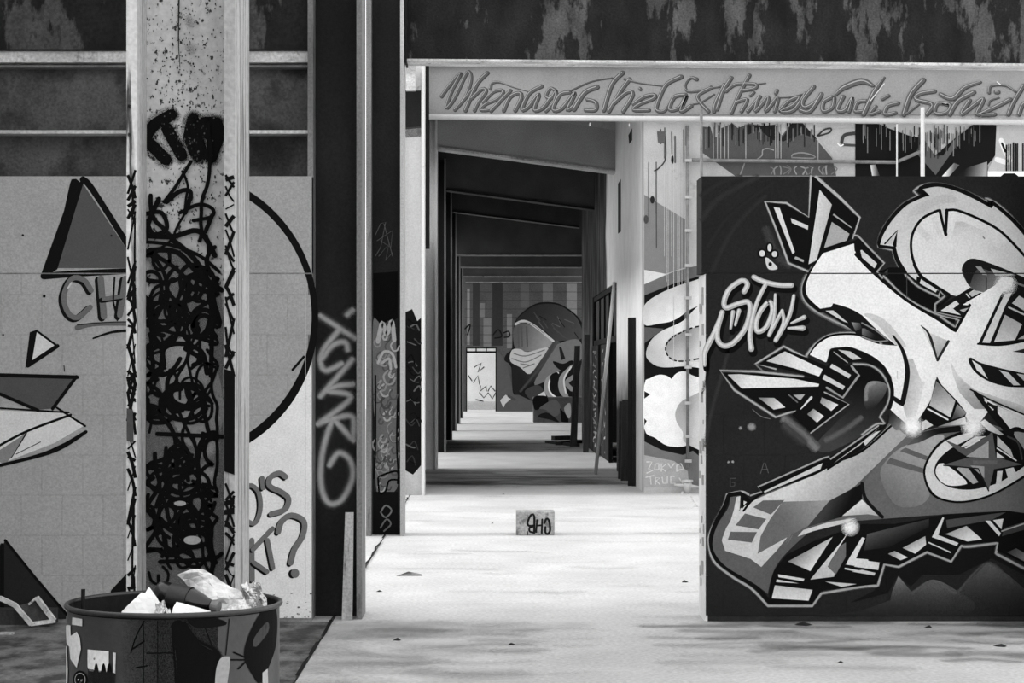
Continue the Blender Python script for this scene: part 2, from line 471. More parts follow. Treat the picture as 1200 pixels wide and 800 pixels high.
MB().box(-4.88, -1.108, YG - .03, YG, ZF(60, 12.66), 4.6).build('web_plate', M_RUST, gl)

YB = 18.9
g2 = thing('steel_i_beam', 'dark peeling I-beam crossing above the script lettering', 'beam', (2.5, YB + .15, 4.3))
def sl(x): return -0.0078 * (x + 0.75)          # it sags a little to the right
def slab(x0, x1, y0, y1, z0, z1):
    return MB().hexa([(x0, y0, z0 + sl(x0)), (x1, y0, z0 + sl(x1)), (x1, y1, z0 + sl(x1)), (x0, y1, z0 + sl(x0))],
                     [(x0, y0, z1 + sl(x0)), (x1, y0, z1 + sl(x1)), (x1, y1, z1 + sl(x1)), (x0, y1, z1 + sl(x0))])
x0 = XF(476.3, YB)
zb = ZF(71.5, YB)
slab(x0, 7.0, YB, YB + .30, zb, zb + .022).build('bottom_flange', M_FLANGE, g2)
slab(x0, 7.0, YB + .14, YB + .16, zb + .022, zb + .80).build('web', M_RUST, g2)
slab(x0, 7.0, YB, YB + .30, zb + .80, zb + .822).build('top_flange', M_FLANGE, g2)
MB().box(x0 - .012, x0 + .004, YB - .01, YB + .31, zb - .02, zb + .82).build('end_plate', M_STEEL, g2)

# ================================================================== steel H-columns, one row, about 6.2 m apart
CXL, CXR, CT, CD = -1.107, -0.776, 0.033, 0.38
COLS_Y = [6.30, 12.60, 18.80, 24.80, 31.00, 37.20, 43.40, 49.60, 55.80, 62.00]
columns = []


def h_column(Y, mw, ml, mrr, label, group=None, top=5.3, xl=0.0):
    t = thing('steel_column', label, 'column', ((CXL + CXR) / 2, Y + CD / 2, 0), group)
    MB().box(CXL + CT, CXR - CT, Y + .175, Y + .205, 0, top).build('web', mw, t)
    MB().box(CXL - xl, CXL + CT, Y, Y + CD, 0, top).build('flange', ml, t)
    MB().box(CXR - CT, CXR, Y, Y + CD, 0, top).build('flange', mrr, t)
    columns.append(t); return t


h_column(6.30, M_SPECK, M_STREAK, M_STREAK_D, 'pale speckled steel column covered in black scribble behind the oil drum')
h_column(12.60, M_STEEL, M_STEEL_MID, M_STEEL_MID, 'dark steel column with a pale sprayed tag, plank leaning at its foot')
h_column(18.80, M_STEEL, M_STEEL_MID, mat('pale_scuffed_steel', 165, .6, .2, 6, 60, .15, .1, (1, 1, .2)), 'dark steel column with crowded pale bubble tags on its lower half', xl=.013)
h_column(24.80, M_STEEL_W, M_STEEL_MID, M_STEEL_W, 'white steel column with a blackened scribbled lower part, first of the passage')
h_column(31.00, M_STEEL_W, M_STEEL_W, M_STEEL_W, 'plain white steel column without tags inside the passage')
for Y in COLS_Y[5:]:
    h_column(Y, M_STEEL, M_STEEL, M_STEEL_MID, 'plain dark steel column deep in the passage', 'dark columns of the passage')

t = thing('steel_column', 'dark steel column standing in front of the dark graffiti wall past the end of its piece', 'column', (XF(1240, 12.3), 12.3, 0))
xq = XF(1205, 12.47)
MB().box(xq + CT, xq + .30, 12.28, 12.31, 0, 5.3).build('web', M_STEEL, t)
MB().box(xq, xq + CT, 12.1, 12.47, 0, 5.3).build('flange', M_STEEL, t)
MB().box(xq + .30, xq + .30 + CT, 12.1, 12.47, 0, 5.3).build('flange', M_STEEL_MID, t)
wc = MB().box(-13.4, -13.2, 12, 72, 0, 1.6).build('wall_court', M_PLASTER_G); struct(wc, 'low pale boundary wall of the open yard beside the columns')

# parapet walls between the passage columns (daylight enters above and between them)
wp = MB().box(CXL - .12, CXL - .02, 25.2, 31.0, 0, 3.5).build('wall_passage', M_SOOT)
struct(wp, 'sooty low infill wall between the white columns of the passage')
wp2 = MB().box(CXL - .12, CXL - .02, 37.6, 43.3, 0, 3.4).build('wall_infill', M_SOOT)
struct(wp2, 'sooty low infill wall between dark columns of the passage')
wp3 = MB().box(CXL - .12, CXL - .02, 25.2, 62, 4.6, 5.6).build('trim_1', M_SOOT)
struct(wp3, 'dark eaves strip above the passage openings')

# ================================================================== back wall of the middle bay: lintel with script, painted wall
YK = 25.3
XW = XF(754.5, YK)
wb = MB().box(XW, 9.0, YK, YK + .28, 0, 4.63).build('wall_back', M_PLASTER_G)
struct(wb, 'pale plastered wall with dripping murals behind the dark graffiti wall')
tr = MB().box(XF(503, YK), 9.0, YK - .02, YK + .28, 4.63, 5.22).build('trim_2', mat('grey_fascia', 142, .8, .1, 2, 60, .1, .12))
struct(tr, 'pale concrete fascia with a line of grey script lettering')
MB().box(XF(503, YK), 9.0, YK - .10, YK + .28, 5.22, 5.34).build('coping', M_FLANGE, tr)
st = MB().box(XF(488, YK), XF(503, YK), YK - .02, YK + .2, 3.0, 5.3).build('trim_3', M_STEEL)
struct(st, 'dark steel jamb plate beside the fascia end')
MB().box(XF(476, 24.75), XF(487, 24.75), 24.70, 24.79, ZF(106, 24.7), ZF(76, 24.7)).build('bracket', M_FLANGE, columns[3])

# right-hand wall of the passage, with a wide doorway
def soot_mat():
    """white plaster burnt black behind a ragged edge and along the foot"""
    m = mat('burnt_plaster', 222, .85, .08, 3, 60, .08, .2)
    nt = m.node_tree; N = nt.nodes; L = nt.links; b = N['Principled BSDF']
    old = b.inputs['Base Color'].links[0].from_socket
    g = N.new('ShaderNodeNewGeometry'); sp = N.new('ShaderNodeSeparateXYZ'); L.new(g.outputs['Position'], sp.inputs[0])
    n = N.new('ShaderNodeTexNoise'); n.inputs['Scale'].default_value = 1.6; n.inputs['Detail'].default_value = 8
    mp = N.new('ShaderNodeMapping'); mp.inputs['Scale'].default_value = (1, 1, .45); L.new(g.outputs['Position'], mp.inputs[0]); L.new(mp.outputs[0], n.inputs['Vector'])
    def edge(sock, at, sign, amp, w):
        a = N.new('ShaderNodeMath'); a.operation = 'MULTIPLY_ADD'; L.new(n.outputs['Fac'], a.inputs[0]); a.inputs[1].default_value = amp; L.new(sock, a.inputs[2])
        r = N.new('ShaderNodeMapRange'); r.inputs['From Min'].default_value = at + amp / 2 - w; r.inputs['From Max'].default_value = at + amp / 2 + w
        if sign < 0: r.inputs['To Min'].default_value = 1; r.inputs['To Max'].default_value = 0
        L.new(a.outputs[0], r.inputs[0]); return r.outputs[0]
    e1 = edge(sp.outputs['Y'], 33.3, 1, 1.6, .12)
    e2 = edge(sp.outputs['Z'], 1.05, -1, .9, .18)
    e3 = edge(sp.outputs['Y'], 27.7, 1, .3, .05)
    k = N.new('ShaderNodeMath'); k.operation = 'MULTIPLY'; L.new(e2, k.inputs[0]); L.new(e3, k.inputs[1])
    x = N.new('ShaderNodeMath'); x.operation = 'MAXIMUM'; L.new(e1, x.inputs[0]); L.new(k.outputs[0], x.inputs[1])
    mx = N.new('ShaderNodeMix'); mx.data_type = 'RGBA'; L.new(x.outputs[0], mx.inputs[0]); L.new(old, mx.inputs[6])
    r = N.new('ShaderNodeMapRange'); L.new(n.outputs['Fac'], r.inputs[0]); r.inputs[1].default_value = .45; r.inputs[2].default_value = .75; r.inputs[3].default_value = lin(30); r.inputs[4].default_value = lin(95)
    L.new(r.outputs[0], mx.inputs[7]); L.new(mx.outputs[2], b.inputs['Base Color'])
    return m


M_BURNT = soot_mat()
XP = XW
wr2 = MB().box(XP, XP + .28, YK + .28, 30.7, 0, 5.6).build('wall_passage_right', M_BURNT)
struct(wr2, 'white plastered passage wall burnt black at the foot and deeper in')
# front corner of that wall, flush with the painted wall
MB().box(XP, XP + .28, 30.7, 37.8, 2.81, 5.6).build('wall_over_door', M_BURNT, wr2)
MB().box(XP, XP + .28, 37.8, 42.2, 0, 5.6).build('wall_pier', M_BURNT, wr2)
# slots and holes
cs = Canvas(lambda y, z, d: Vector((XP - .001 - d, y, z)), .0003)
Ya = XP * F / (726 - CX)
cs.fill([(Ya - .35, ZF(212, Ya)), (Ya + .35, ZF(213, Ya)), (Ya + .35, ZF(272, Ya)), (Ya - .35, ZF(273, Ya))], 30)
Ya = XP * F / (738 - CX)
cs.fill([(Ya - .5, ZF(155, Ya)), (Ya + .25, ZF(156, Ya)), (Ya + .1, ZF(168, Ya)), (Ya - .5, ZF(169, Ya))], 14)
cs.build('wall_slots', wr2)

d1 = MB()
d1.box(XP + .02, XP + .10, 30.7, 30.78, 0, 2.81).box(XP + .02, XP + .10, 37.72, 37.8, 0, 2.81).box(XP + .02, XP + .10, 30.7, 37.8, 2.73, 2.81).box(XP + .02, XP + .10, 30.7, 37.8, 1.93, 2.02)
M_FRAME = mat('blackened_frame', 20, .8, .3, 6)
d1 = d1.build('door_1', M_FRAME); struct(d1, 'wide dark steel double doorway in the passage wall')
for a in (32.4, 33.2, 34.6, 36.1):
    MB().box(XP + .03, XP + .09, a, a + .07, 0 if a == 33.2 else 2.02, 2.73).build('mullion', M_FRAME, d1)
for a, b in ((30.8, 32.38), (32.5, 33.17), (33.3, 34.55), (34.7, 36.05), (36.2, 37.7)):
    MB().box(XP + .055, XP + .065, a, b, 2.03, 2.72).build('pane', mat('sooty_glass', 12, .6, .2, 3, 30, .1, .02), d1)
leaf = MB().box(XP + .02, XP + .06, 33.3, 35.5, .02, 1.92).build('door_leaf', M_SOOT, d1)
leaf2 = MB().box(XP - .02, XP + .04, 35.55, 37.7, .02, 1.92).build('door_leaf', M_SOOT, d1)
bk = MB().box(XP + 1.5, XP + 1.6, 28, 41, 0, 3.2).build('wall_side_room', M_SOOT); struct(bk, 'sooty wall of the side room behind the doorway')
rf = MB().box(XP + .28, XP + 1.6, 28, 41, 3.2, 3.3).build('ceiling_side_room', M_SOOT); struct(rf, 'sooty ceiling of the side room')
cl = Canvas(lambda y, z, d: Vector((XP + .0195 - .0003 - d, y, z)), .0003)
rg = random.Random(3)
for k in range(16):
    y = 34.9 - (k % 2) * 0.8; z = 1.8 - k * .11
    cl.stroke([(y + rg.uniform(-.25, .25), z + rg.uniform(-.05, .05)) for _ in range(4)], .035, rg.choice((130, 160)))
cl.build('lettering', leaf)
cl = Canvas(lambda y, z, d: Vector((XP - .0205 - .0003 - d, y, z)), .0003)
for k in range(16):
    y = 36.6; z = 1.8 - k * .11
    cl.stroke([(y + rg.uniform(-.8, .8), z + rg.uniform(-.05, .05)) for _ in range(4)], .03, rg.choice((110, 140)))
cl.build('lettering', leaf2)

# burnt posts standing along the passage wall beyond the doorway
for i, (px, py0, py1, w) in enumerate(((686.5, 392, 530, .10), (727.5, 470, 561, .08), (733.0, 468, 563, .10))):
    Y = EYE * F / (py1 - CY)
    o = MB().bar((min(XF(px, Y), XP - .06), Y, 0), (min(XF(px, Y), XP - .06) + .02, Y, ZF(py0, Y)), w, w).build('charred_post', M_WOOD_D)
    tag(o, ('charred upright post by the passage wall beyond the doorway', 'thin charred post on the sooty foot of the white passage wall',
            'thicker charred post on the sooty foot of the white passage wall')[i], 'post')
Y = EYE * F / (569.5 - CY)
o = MB().box(XP - .05, XP - .002, Y - .03, Y + .03, 0, ZF(372, Y)).box(XP - .1, XP - .05, Y + .02, Y + .03, 0, ZF(372, Y)).build('steel_angle', M_STEEL)
tag(o, 'dark steel angle standing upright against the white passage wall', 'steel bar')
Y = EYE * F / (556 - CY)
o = MB().tube([(XF(698, Y), Y, .012), (XP - .03, 30.75, 2.80)], .026, 10).build('leaning_pole', M_PIPE_W, smooth=True)
tag(o, 'long pale pole leaning against the passage doorway', 'pole')

# ================================================================== roof beams of the passage
XE = 3.6
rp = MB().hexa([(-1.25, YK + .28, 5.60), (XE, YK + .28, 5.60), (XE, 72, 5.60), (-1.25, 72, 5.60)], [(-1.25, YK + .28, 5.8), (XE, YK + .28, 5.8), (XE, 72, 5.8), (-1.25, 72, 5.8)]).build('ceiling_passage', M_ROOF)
struct(rp, 'dark flat roof underside of the passage')
for i, Y in enumerate((31.0, 37.2, 43.4)):
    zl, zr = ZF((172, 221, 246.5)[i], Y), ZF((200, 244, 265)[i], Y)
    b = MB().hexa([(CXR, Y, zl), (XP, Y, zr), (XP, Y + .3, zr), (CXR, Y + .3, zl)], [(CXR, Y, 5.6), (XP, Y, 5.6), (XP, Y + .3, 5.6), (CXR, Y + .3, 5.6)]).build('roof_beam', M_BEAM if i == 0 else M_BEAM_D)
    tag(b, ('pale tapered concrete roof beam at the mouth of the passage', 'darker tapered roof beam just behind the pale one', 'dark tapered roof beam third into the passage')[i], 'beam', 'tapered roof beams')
    k = MB().hexa([(CXR, Y - .05, zl - .03), (XP, Y - .05, zr - .03), (XP, Y + .35, zr - .03), (CXR, Y + .35, zl - .03)],
                  [(CXR, Y - .05, zl), (XP, Y - .05, zr), (XP, Y + .35, zr), (CXR, Y + .35, zl)]).build('bottom_flange', M_FLANGE if i == 0 else M_STEEL, b)
    if i == 0: MB().hexa([P(640, 140.5, 30.96), P(722, 152.5, 30.96), P(722, 152.5, 30.995), P(640, 140.5, 30.995)], [P(640, 125, 30.96), P(722, 125, 30.96), P(722, 125, 30.995), P(640, 125, 30.995)]).build('plaster_wedge', M_PLASTER_G, b)
for i, Y in enumerate((49.6, 55.8, 62.0, 68.2)):
    zb_ = (4.25, 4.26, 4.28, 4.36)[i]
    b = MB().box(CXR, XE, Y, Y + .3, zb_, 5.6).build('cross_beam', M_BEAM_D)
    tag(b, 'flat dark cross beam near the far end of the passage', 'beam', 'flat cross beams')
    MB().box(CXR, XE, Y - .03, Y + .33, zb_ - .03, zb_).build('bottom_flange', M_STEEL_MID, b)

# ================================================================== far end
YE = 71.6
xd0, xd1 = XF(546, YE), XF(582, YE)
zd = ZF(413, YE)
we = MB().box(-1.3, xd0, YE, YE + .3, 0, 5.6).box(xd1, 6.5, YE, YE + .3, 0, 5.6).box(xd0, xd1, YE, YE + .3, zd + .18, 5.6).build('wall_end', M_END)
struct(we, 'far end wall painted with a masked head beside a bright doorway')
d2 = MB().box(xd0, xd1, YE + .02, YE + .1, zd - .02, zd + .05).box(xd0, xd0 + .04, YE + .02, YE + .1, 0, zd + .18).box(xd1 - .04, xd1, YE + .02, YE + .1, 0, zd + .18).box(xd0, xd1, YE + .02, YE + .1, zd + .14, zd + .18)
for k in (1, 2): x = xd0 + (xd1 - xd0) * k / 3; d2.box(x - .02, x + .02, YE + .02, YE + .1, zd, zd + .18)
d2 = d2.build('door_2', M_STEEL); struct(d2, 'bright open doorway with three small transom panes')
for k in range(3):
    x = xd0 + (xd1 - xd0) * k / 3
    MB().box(x + .03, x + (xd1 - xd0) / 3 - .03, YE + .05, YE + .06, zd + .05, zd + .14).build('pane', mat('frosted_pane', 235, .4, .02), d2)
wy = MB().box(-2.5, 2.5, YE + 3.0, YE + 3.2, 0, 3.2).build('wall_yard', mat('yard_white_wall', 245, .85, .05, 3, 30, .08, .1))
struct(wy, 'sunlit white yard wall with black scrawl seen through the far doorway')
# recess wall at the right of the far end
wx = MB().box(XE, XE + .2, 42, 58, 0, 5.6).build('wall_recess', M_SOOT); struct(wx, 'dark side wall of the wide far bay')
wq = MB().box(XP + .28, XE, 42.0, 42.2, 0, 5.6).build('wall_return', M_SOOT); struct(wq, 'dark return wall behind the burnt pier')
YLB = EYE * F / (495 - CY)
lb = MB().box(XF(625, YLB), XF(625, YLB) + 2.0, YLB, YLB + .5, 0, ZF(465, YLB)).build('concrete_plinth', mat('plinth_grey', 92, .9, .2, 2, 30, .15, .1), bevel=.01)
tag(lb, 'low painted concrete plinth standing before the masked head mural', 'plinth')

# ================================================================== the big piece on the dark wall
BL, HA, WH = 14, 150, 236
A = (820, 200, 6.3); B = (1010, 200, 6.3); C = (820, 310, 6.3); D = (1010, 310, 6.3); E = (820, 420, 6.3); FW = (1010, 420, 6.3)
G = (820, 540, 4.21); H = (1010, 540, 4.21); W1 = (820, 200, 3.158); W2 = (820, 400, 3.158); W3 = (820, 547, 3.158)


def ab(w, *pts):
    return [(w[0] + p[0] / w[2], w[1] + p[1] / w[2]) + tuple(p[2:]) for p in pts]


c = wall_canvas(YW)
# faint sweeps in the background
c.win(*A)
for pts, w, g in (([(20, 350), (150, 200), (420, 50)], 11, 52), ([(90, 740), (250, 430), (480, 190)], 8, 50), ([(15, 180), (150, 90), (300, 45)], 9, 46), ([(60, 560), (220, 330), (540, 90)], 6, 44)):
    c.stroke(pts, w, g, soft=True, alpha=.75)
c.win(*E)
c.stroke([(40, 640), (90, 380), (180, 60), (230, -150)], 7, 58, soft=True, alpha=.7)
c.stroke([(20, 250), (60, 100), (60, 0)], 5, 20, soft=True, alpha=.7)
# dark halo of overspray under the lower edge, sprayed hills at the bottom
c.win(*H)
c.fill([(-180, 760), (-20, 740), (130, 690), (250, 640), (350, 585), (470, 640), (560, 720), (400, 770), (-180, 770)], 60, smooth=True, grad=((0, 580), 110, (0, 770), 60, .75, .1))
c.fill([(250, 650), (270, 740), (130, 740), (150, 640), (180, 568)], 70, grad=((180, 570), 125, (200, 740), 60, .95, 0))
c.fill([(440, 660), (530, 590), (620, 500), (720, 560), (860, 680), (860, 760), (460, 760)], 60, grad=((620, 500), 105, (620, 740), 60, .8, 0))
c.stroke([(250, 650), (340, 600), (460, 650)], 5, 96, soft=True, alpha=.7)
c.stroke([(480, 640), (620, 505), (740, 600)], 5, 90, soft=True, alpha=.6)
c.fill([(-60, 700), (60, 640), (110, 520), (190, 530), (320, 460), (440, 505), (500, 430), (660, 415), (660, 460), (860, 560), (860, 590), (640, 480), (480, 560), (300, 560), (240, 620), (180, 560), (130, 650)], 22, alpha=.75)

# --- crystal, upper left
c.win(*A)
c.stroke([(490, 440), (570, 620), (650, 690)], 14, 90, soft=True, alpha=.35)
c.stroke([(820, 42), (808, 345), (640, 238), (482, 228), (560, 420), (655, 682), (812, 748)], 4.2, HA, smooth=False, soft=True)
c.stroke([(820, 42), (808, 345), (640, 238), (482, 228), (560, 420), (655, 682), (812, 748)], 1.8, 178, smooth=False)
c.stroke([(860, 48), (1030, 195), (1182, 345), (1130, 500)], [6, 5, 4, 2], 150, smooth=False, soft=True)
c.stroke([(860, 48), (1030, 195), (1182, 345), (1130, 500)], [3, 3, 2, 1], 175, smooth=False)
c.fill([(498, 242), (636, 252), (806, 358), (828, 44), (858, 56), (1170, 352), (1118, 500), (1050, 560), (915, 590), (868, 665), (806, 728), (665, 668)], BL)
c.fill([(545, 268), (590, 275), (702, 600), (685, 615)], 215)
c.fill([(672, 350), (800, 405), (798, 435), (680, 385)], 205)
c.fill([(885, 140), (975, 250), (862, 660), (803, 690)], 205, grad=((850, 300), 216, (960, 320), 190))
c.fill([(708, 632), (768, 658), (765, 676), (698, 648)], 170)
c.fill([(975, 378), (1105, 465), (1085, 515), (918, 570)], 165)
c.stroke([(990, 325), (1120, 420)], [2, 1], 165, smooth=False)

# --- big loop, upper right (outline, halo, light body)
loop = ab(B, (440, 138, 'c'), (560, 118), (680, 145), (800, 195), (955, 275, 'c'), (972, 258, 'c'), (1100, 370), (1220, 510), (1330, 690)) + [(1226, 420)] + \
       ab(D, (1260, 150, 'c'), (900, 60), (800, 165, 'c'), (560, 310, 'c'), (650, 222, 'c'), (540, 165), (450, 105), (400, 30)) + []
left = ab(D, (560, 195, 'c'), (450, 150), (345, 70)) + ab(B, (330, 740), (275, 650), (248, 560, 'c'), (135, 545, 'c'), (160, 470), (225, 365), (320, 265), (400, 220), (495, 180, 'c'))
outer = ab(B, (440, 138, 'c'), (560, 118), (680, 145), (800, 195), (955, 278, 'c'), (972, 258, 'c'), (1100, 370), (1220, 510), (1330, 690)) + [(1228, 380, 'c')] + \
        ab(D, (1000, 60), (800, 165), (650, 222, 'c'), (560, 190), (450, 150), (345, 70)) + ab(B, (330, 740), (275, 650), (250, 560, 'c'), (135, 545, 'c'), (160, 470), (225, 365), (320, 265), (400, 220), (495, 182, 'c'))
c.win()
halo = ab(D, (575, 245), (440, 180), (330, 85)) + ab(B, (300, 750), (250, 660), (228, 585, 'c'), (118, 560, 'c'), (140, 460), (205, 355), (300, 250), (415, 185, 'c'), (380, 148, 'c'), (440, 110), (540, 95), (680, 122), (820, 178), (918, 228, 'c'), (915, 200, 'c'), (1000, 245), (1110, 345), (1240, 500), (1300, 600))
c.stroke(halo, 4.5, 120, soft=True); c.stroke(halo, 1.6, 165)
blk = ab(D, (575, 225), (440, 160), (335, 78)) + ab(B, (315, 748), (262, 655), (238, 565, 'c'), (126, 552, 'c'), (150, 465), (215, 360), (310, 258), (410, 205), (480, 180, 'c'), (420, 140, 'c'), (480, 112), (560, 106), (680, 132), (810, 185), (945, 262, 'c'), (945, 225, 'c'), (1105, 358), (1230, 505), (1330, 660))
c.stroke(blk, 5.5, BL)
c.fill(outer, 205, smooth=True, grad=(ab(B, (300, 150))[0], 188, ab(B, (700, 900))[0], 222))
c.win(*B)
c.fill([(340, 330), (420, 240), (640, 170), (700, 230), (560, 250), (430, 320)], 178, smooth=True, alpha=.5)
# inner lobe
c.fill([(570, 290, 'c'), (450, 350), (380, 450), (362, 560), (385, 680), (440, 780), (560, 880), (720, 930, 'c'), (800, 1000, 'c'), (1300, 820, 'c'), (1120, 540), (1000, 430), (850, 350), (700, 292), (625, 292, 'c'), (620, 475, 'c')], 218, smooth=True)
c.fill([(690, 375), (740, 375), (920, 450), (960, 520), (700, 560), (660, 520)], 196, alpha=.7, grad=((700, 380), 186, (720, 560), 214, .9, 0))
c.fill([(400, 440), (430, 400), (520, 490), (480, 520)], 200, alpha=.6); c.fill([(510, 350), (550, 330), (600, 500), (570, 500)], 202, alpha=.5)
c.stroke([(440, 785), (385, 680), (362, 560), (380, 450), (450, 350), (575, 288, 'c'), (620, 470, 'c'), (627, 292, 'c'), (700, 292), (850, 350), (1000, 430), (1120, 540), (1300, 740)], 3.2, BL)
c.stroke([(570, 290), (620, 470)], [2.5, 4], BL, smooth=False); c.stroke([(627, 292), (620, 475)], [4, 2.5], BL, smooth=False)
c.fill([(262, 440), (225, 545), (240, 565), (255, 560)], BL); c.fill([(232, 465), (170, 540), (222, 542)], 185); c.stroke([(262, 440), (170, 538)], [1, 2], BL, smooth=False)
c.stroke([(895, 488), (905, 500)], 1.5, 120)
c.stroke([(440, 140), (495, 182), (420, 190)], 3, BL, smooth=False)
# lower hook of the loop
c.win(*D)
c.stroke([(385, 0), (440, 90), (540, 160), (655, 226, 'c'), (575, 305, 'c')], [3.2, 4, 5, 4, 3], BL)
c.fill([(405, 85), (440, 100), (425, 140), (400, 130)], BL)
c.fill([(440, 110), (555, 185), (545, 205), (430, 140)], 205)
# dark lens inside the loop
c.fill([(740, 60), (745, 5), (775, -30), (830, -45), (960, -5), (1100, 50), (1260, 130, 'c'), (1260, 260, 'c'), (1110, 150), (1090, 195), (1030, 212), (900, 205), (800, 165)], 30, smooth=True, grad=((760, 0), 26, (960, 160), 120))
c.fill([(745, 30), (775, -25), (830, -42), (960, -5), (1260, 125), (1260, 170), (1000, 70), (880, 30), (830, 60), (790, 150)], 24, smooth=True)
c.fill([(838, 12), (880, 14), (925, 78), (890, 75)], 150); c.fill([(950, 28), (1135, 78), (985, 82)], 185)
c.stroke([(918, 100), (918, 205)], 1.4, 40, smooth=False)
# black channel between arm and loop
c.fill([(90, 70), (200, 20), (290, 20), (345, 90), (430, 165), (560, 240), (580, 300), (540, 350), (330, 250), (170, 130)], 9)
for pts, w in (([(320, 75), (420, 165), (565, 235, 'c'), (578, 198, 'c'), (612, 232, 'c'), (540, 292, 'c'), (540, 348, 'c'), (735, 388)], 1.8), ([(160, 85), (330, 245), (545, 362), (715, 408, 'c'), (692, 462, 'c'), (580, 385)], 1.8)):
    c.stroke(pts, w + 2.5, 110, soft=True); c.stroke(pts, w, 160)
c.stroke([(331, 80), (331, 245)], .8, 70, smooth=False)

# --- white body: long arm, crossing, both legs
arm = ab(A, (915, 600, 'c'), (1160, 525, 'c'), (1192, 545, 'c')) + ab(D, (-45, -70), (100, 75), (330, 262), (560, 400), (690, 490, 'c'), (795, 300, 'c'), (740, 298, 'c'), (880, 215), (985, 150, 'c'), (1040, 90), (1110, 100), (1110, 140), (1030, 215, 'c'), (858, 582, 'c'), (990, 592), (1260, 540, 'c'), (1260, 640, 'c')) + \
    [(1212, 440, 'c'), (1212, 495, 'c')] + ab(FW, (1000, 345, 'c'), (950, 330), (800, 230, 'c'), (940, 380, 'c'), (870, 470, 'c'), (800, 470), (760, 420, 'c'), (630, 260), (552, 130, 'c'), (520, 280), (430, 430, 'c'), (370, 500), (290, 450), (205, 370, 'c'), (215, 340, 'c'), (225, 270, 'c'), (220, 150)) + \
    ab(D, (190, 790), (100, 690), (0, 640)) + ab(C, (1120, 610), (1040, 610), (960, 625), (955, 700, 'c'), (930, 720, 'c'), (812, 665, 'c'), (870, 590), (960, 535), (1080, 520), (1197, 532)) + ab(D, (120, 585), (320, 600, 'c'), (240, 590, 'c'), (100, 470), (0, 372, 'c')) + \
    ab(C, (1100, 320), (985, 285, 'c'), (970, 312, 'c'), (888, 325, 'c'), (800, 240), (782, 170), (800, 100), (840, 20))
c.win()
# outlines first, then the white
oh = ab(A, (830, 720), (800, 790)) + ab(C, (790, 75), (755, 170), (770, 260), (850, 340), (1000, 420), (1110, 470))
c.stroke(oh, 7, 120, soft=True); c.stroke(oh, 1.5, 160)
c.stroke(ab(A, (925, 590), (860, 700)) + ab(C, (815, 70), (775, 170), (795, 255), (890, 335)), 6, BL)
sh = ab(C, (775, 690), (850, 590), (950, 525), (1080, 505), (1200, 515)) + ab(D, (60, 555), (140, 580))
c.stroke(sh, 5.5, 130, soft=True); c.stroke(sh, 2, 165)
c.stroke(ab(C, (812, 665), (870, 582), (960, 528), (1080, 513), (1197, 525)) + ab(D, (120, 580)), 3, BL)
c.fill(arm, WH, smooth=True)
c.stroke(ab(A, (905, 600), (1160, 520)), 3.2, BL, smooth=False)
c.stroke(ab(D, (-45, -75), (100, 72), (330, 262), (560, 402), (690, 490, 'c'), (795, 300)), 3.6, BL)
# light block at the arm's head
c.win(*B)
c.stroke([(-60, 475), (-30, 480), (60, 575), (165, 682, 'c'), (112, 745, 'c'), (150, 790)], 4, 120, smooth=False, soft=True)
c.stroke([(-60, 475), (-30, 480), (60, 575), (165, 682), (112, 745), (150, 790)], 1.6, 165, smooth=False)
c.fill([(-60, 520), (-25, 495), (150, 682), (100, 748), (0, 655), (-55, 590)], BL)
c.fill([(-12, 588), (0, 585), (112, 685), (92, 720), (0, 640)], 205)
c.fill([(160, 760), (190, 725), (190, 770)], 60)
# black fold under the arm
fold = ab(C, (888, 328, 'c'), (972, 314, 'c'), (985, 286, 'c'), (1110, 325), (1197, 375)) + ab(D, (100, 470), (242, 588, 'c'), (100, 570), (0, 540)) + ab(C, (1120, 480), (980, 390))
c.win(); c.fill(fold, 20, smooth=True)
c.win(*C); c.fill([(928, 340), (985, 338), (1095, 430), (1060, 418)], 200); c.fill([(1120, 425), (1180, 430), (1197, 470), (1150, 490)], 120, grad=((1120, 430), 150, (1190, 470), 40))
c.win(*D); c.stroke([(0, 430), (110, 490), (195, 560, 'c'), (100, 565), (0, 530)], 1.6, 130)
c.fill([(0, 470), (20, 470), (150, 550), (60, 540), (0, 515)], 60, grad=((0, 490), 110, (90, 540), 22))
c.fill([(20, 372), (60, 360), (150, 395), (240, 480), (325, 600), (250, 590), (120, 450)], 200, smooth=True)
# kite
c.fill([(435, 450), (495, 500), (640, 565), (558, 705)], 195, grad=((520, 500), 215, (590, 640), 165))
c.stroke([(435, 450), (495, 515), (556, 705)], [1, 3.5, 2], 40); c.stroke([(558, 705), (638, 566)], [3, 3.2], 40, smooth=False)
# strip pieces between lens and channel
c.fill([(578, 308), (800, 168), (885, 212), (738, 296), (795, 302), (735, 388), (548, 348)], 20)
c.fill([(825, 185), (876, 205), (812, 238), (785, 212)], 185); c.fill([(765, 215), (775, 212), (800, 245), (788, 245)], 200)
c.fill([(582, 340), (692, 265), (718, 290), (672, 325), (730, 372)], 215); c.fill([(788, 318), (752, 352), (722, 335)], 175)
c.fill([(600, 385), (690, 405), (680, 430), (640, 415)], 8)
# right wing
c.fill([(1030, 215), (1112, 132), (1260, 190), (1260, 548), (1110, 580), (990, 592), (858, 582)], 22)
c.fill([(1052, 218), (1108, 208), (1060, 300), (945, 577), (888, 574)], 218)
c.fill([(1160, 228), (1260, 290), (1260, 380), (1108, 285)], 205); c.fill([(1055, 370), (1182, 440), (1130, 556), (975, 572)], 195, grad=((1050, 400), 180, (1100, 560), 215))
c.stroke([(1085, 315), (1260, 398)], 2, 205, smooth=False); c.fill([(1195, 520), (1260, 505), (1260, 545), (1150, 550)], 190)
c.fill([(1112, 642), (1260, 605), (1260, 660)], 40)
c.stroke([(855, 584), (990, 594), (1110, 582), (1260, 548)], 2.2, BL)
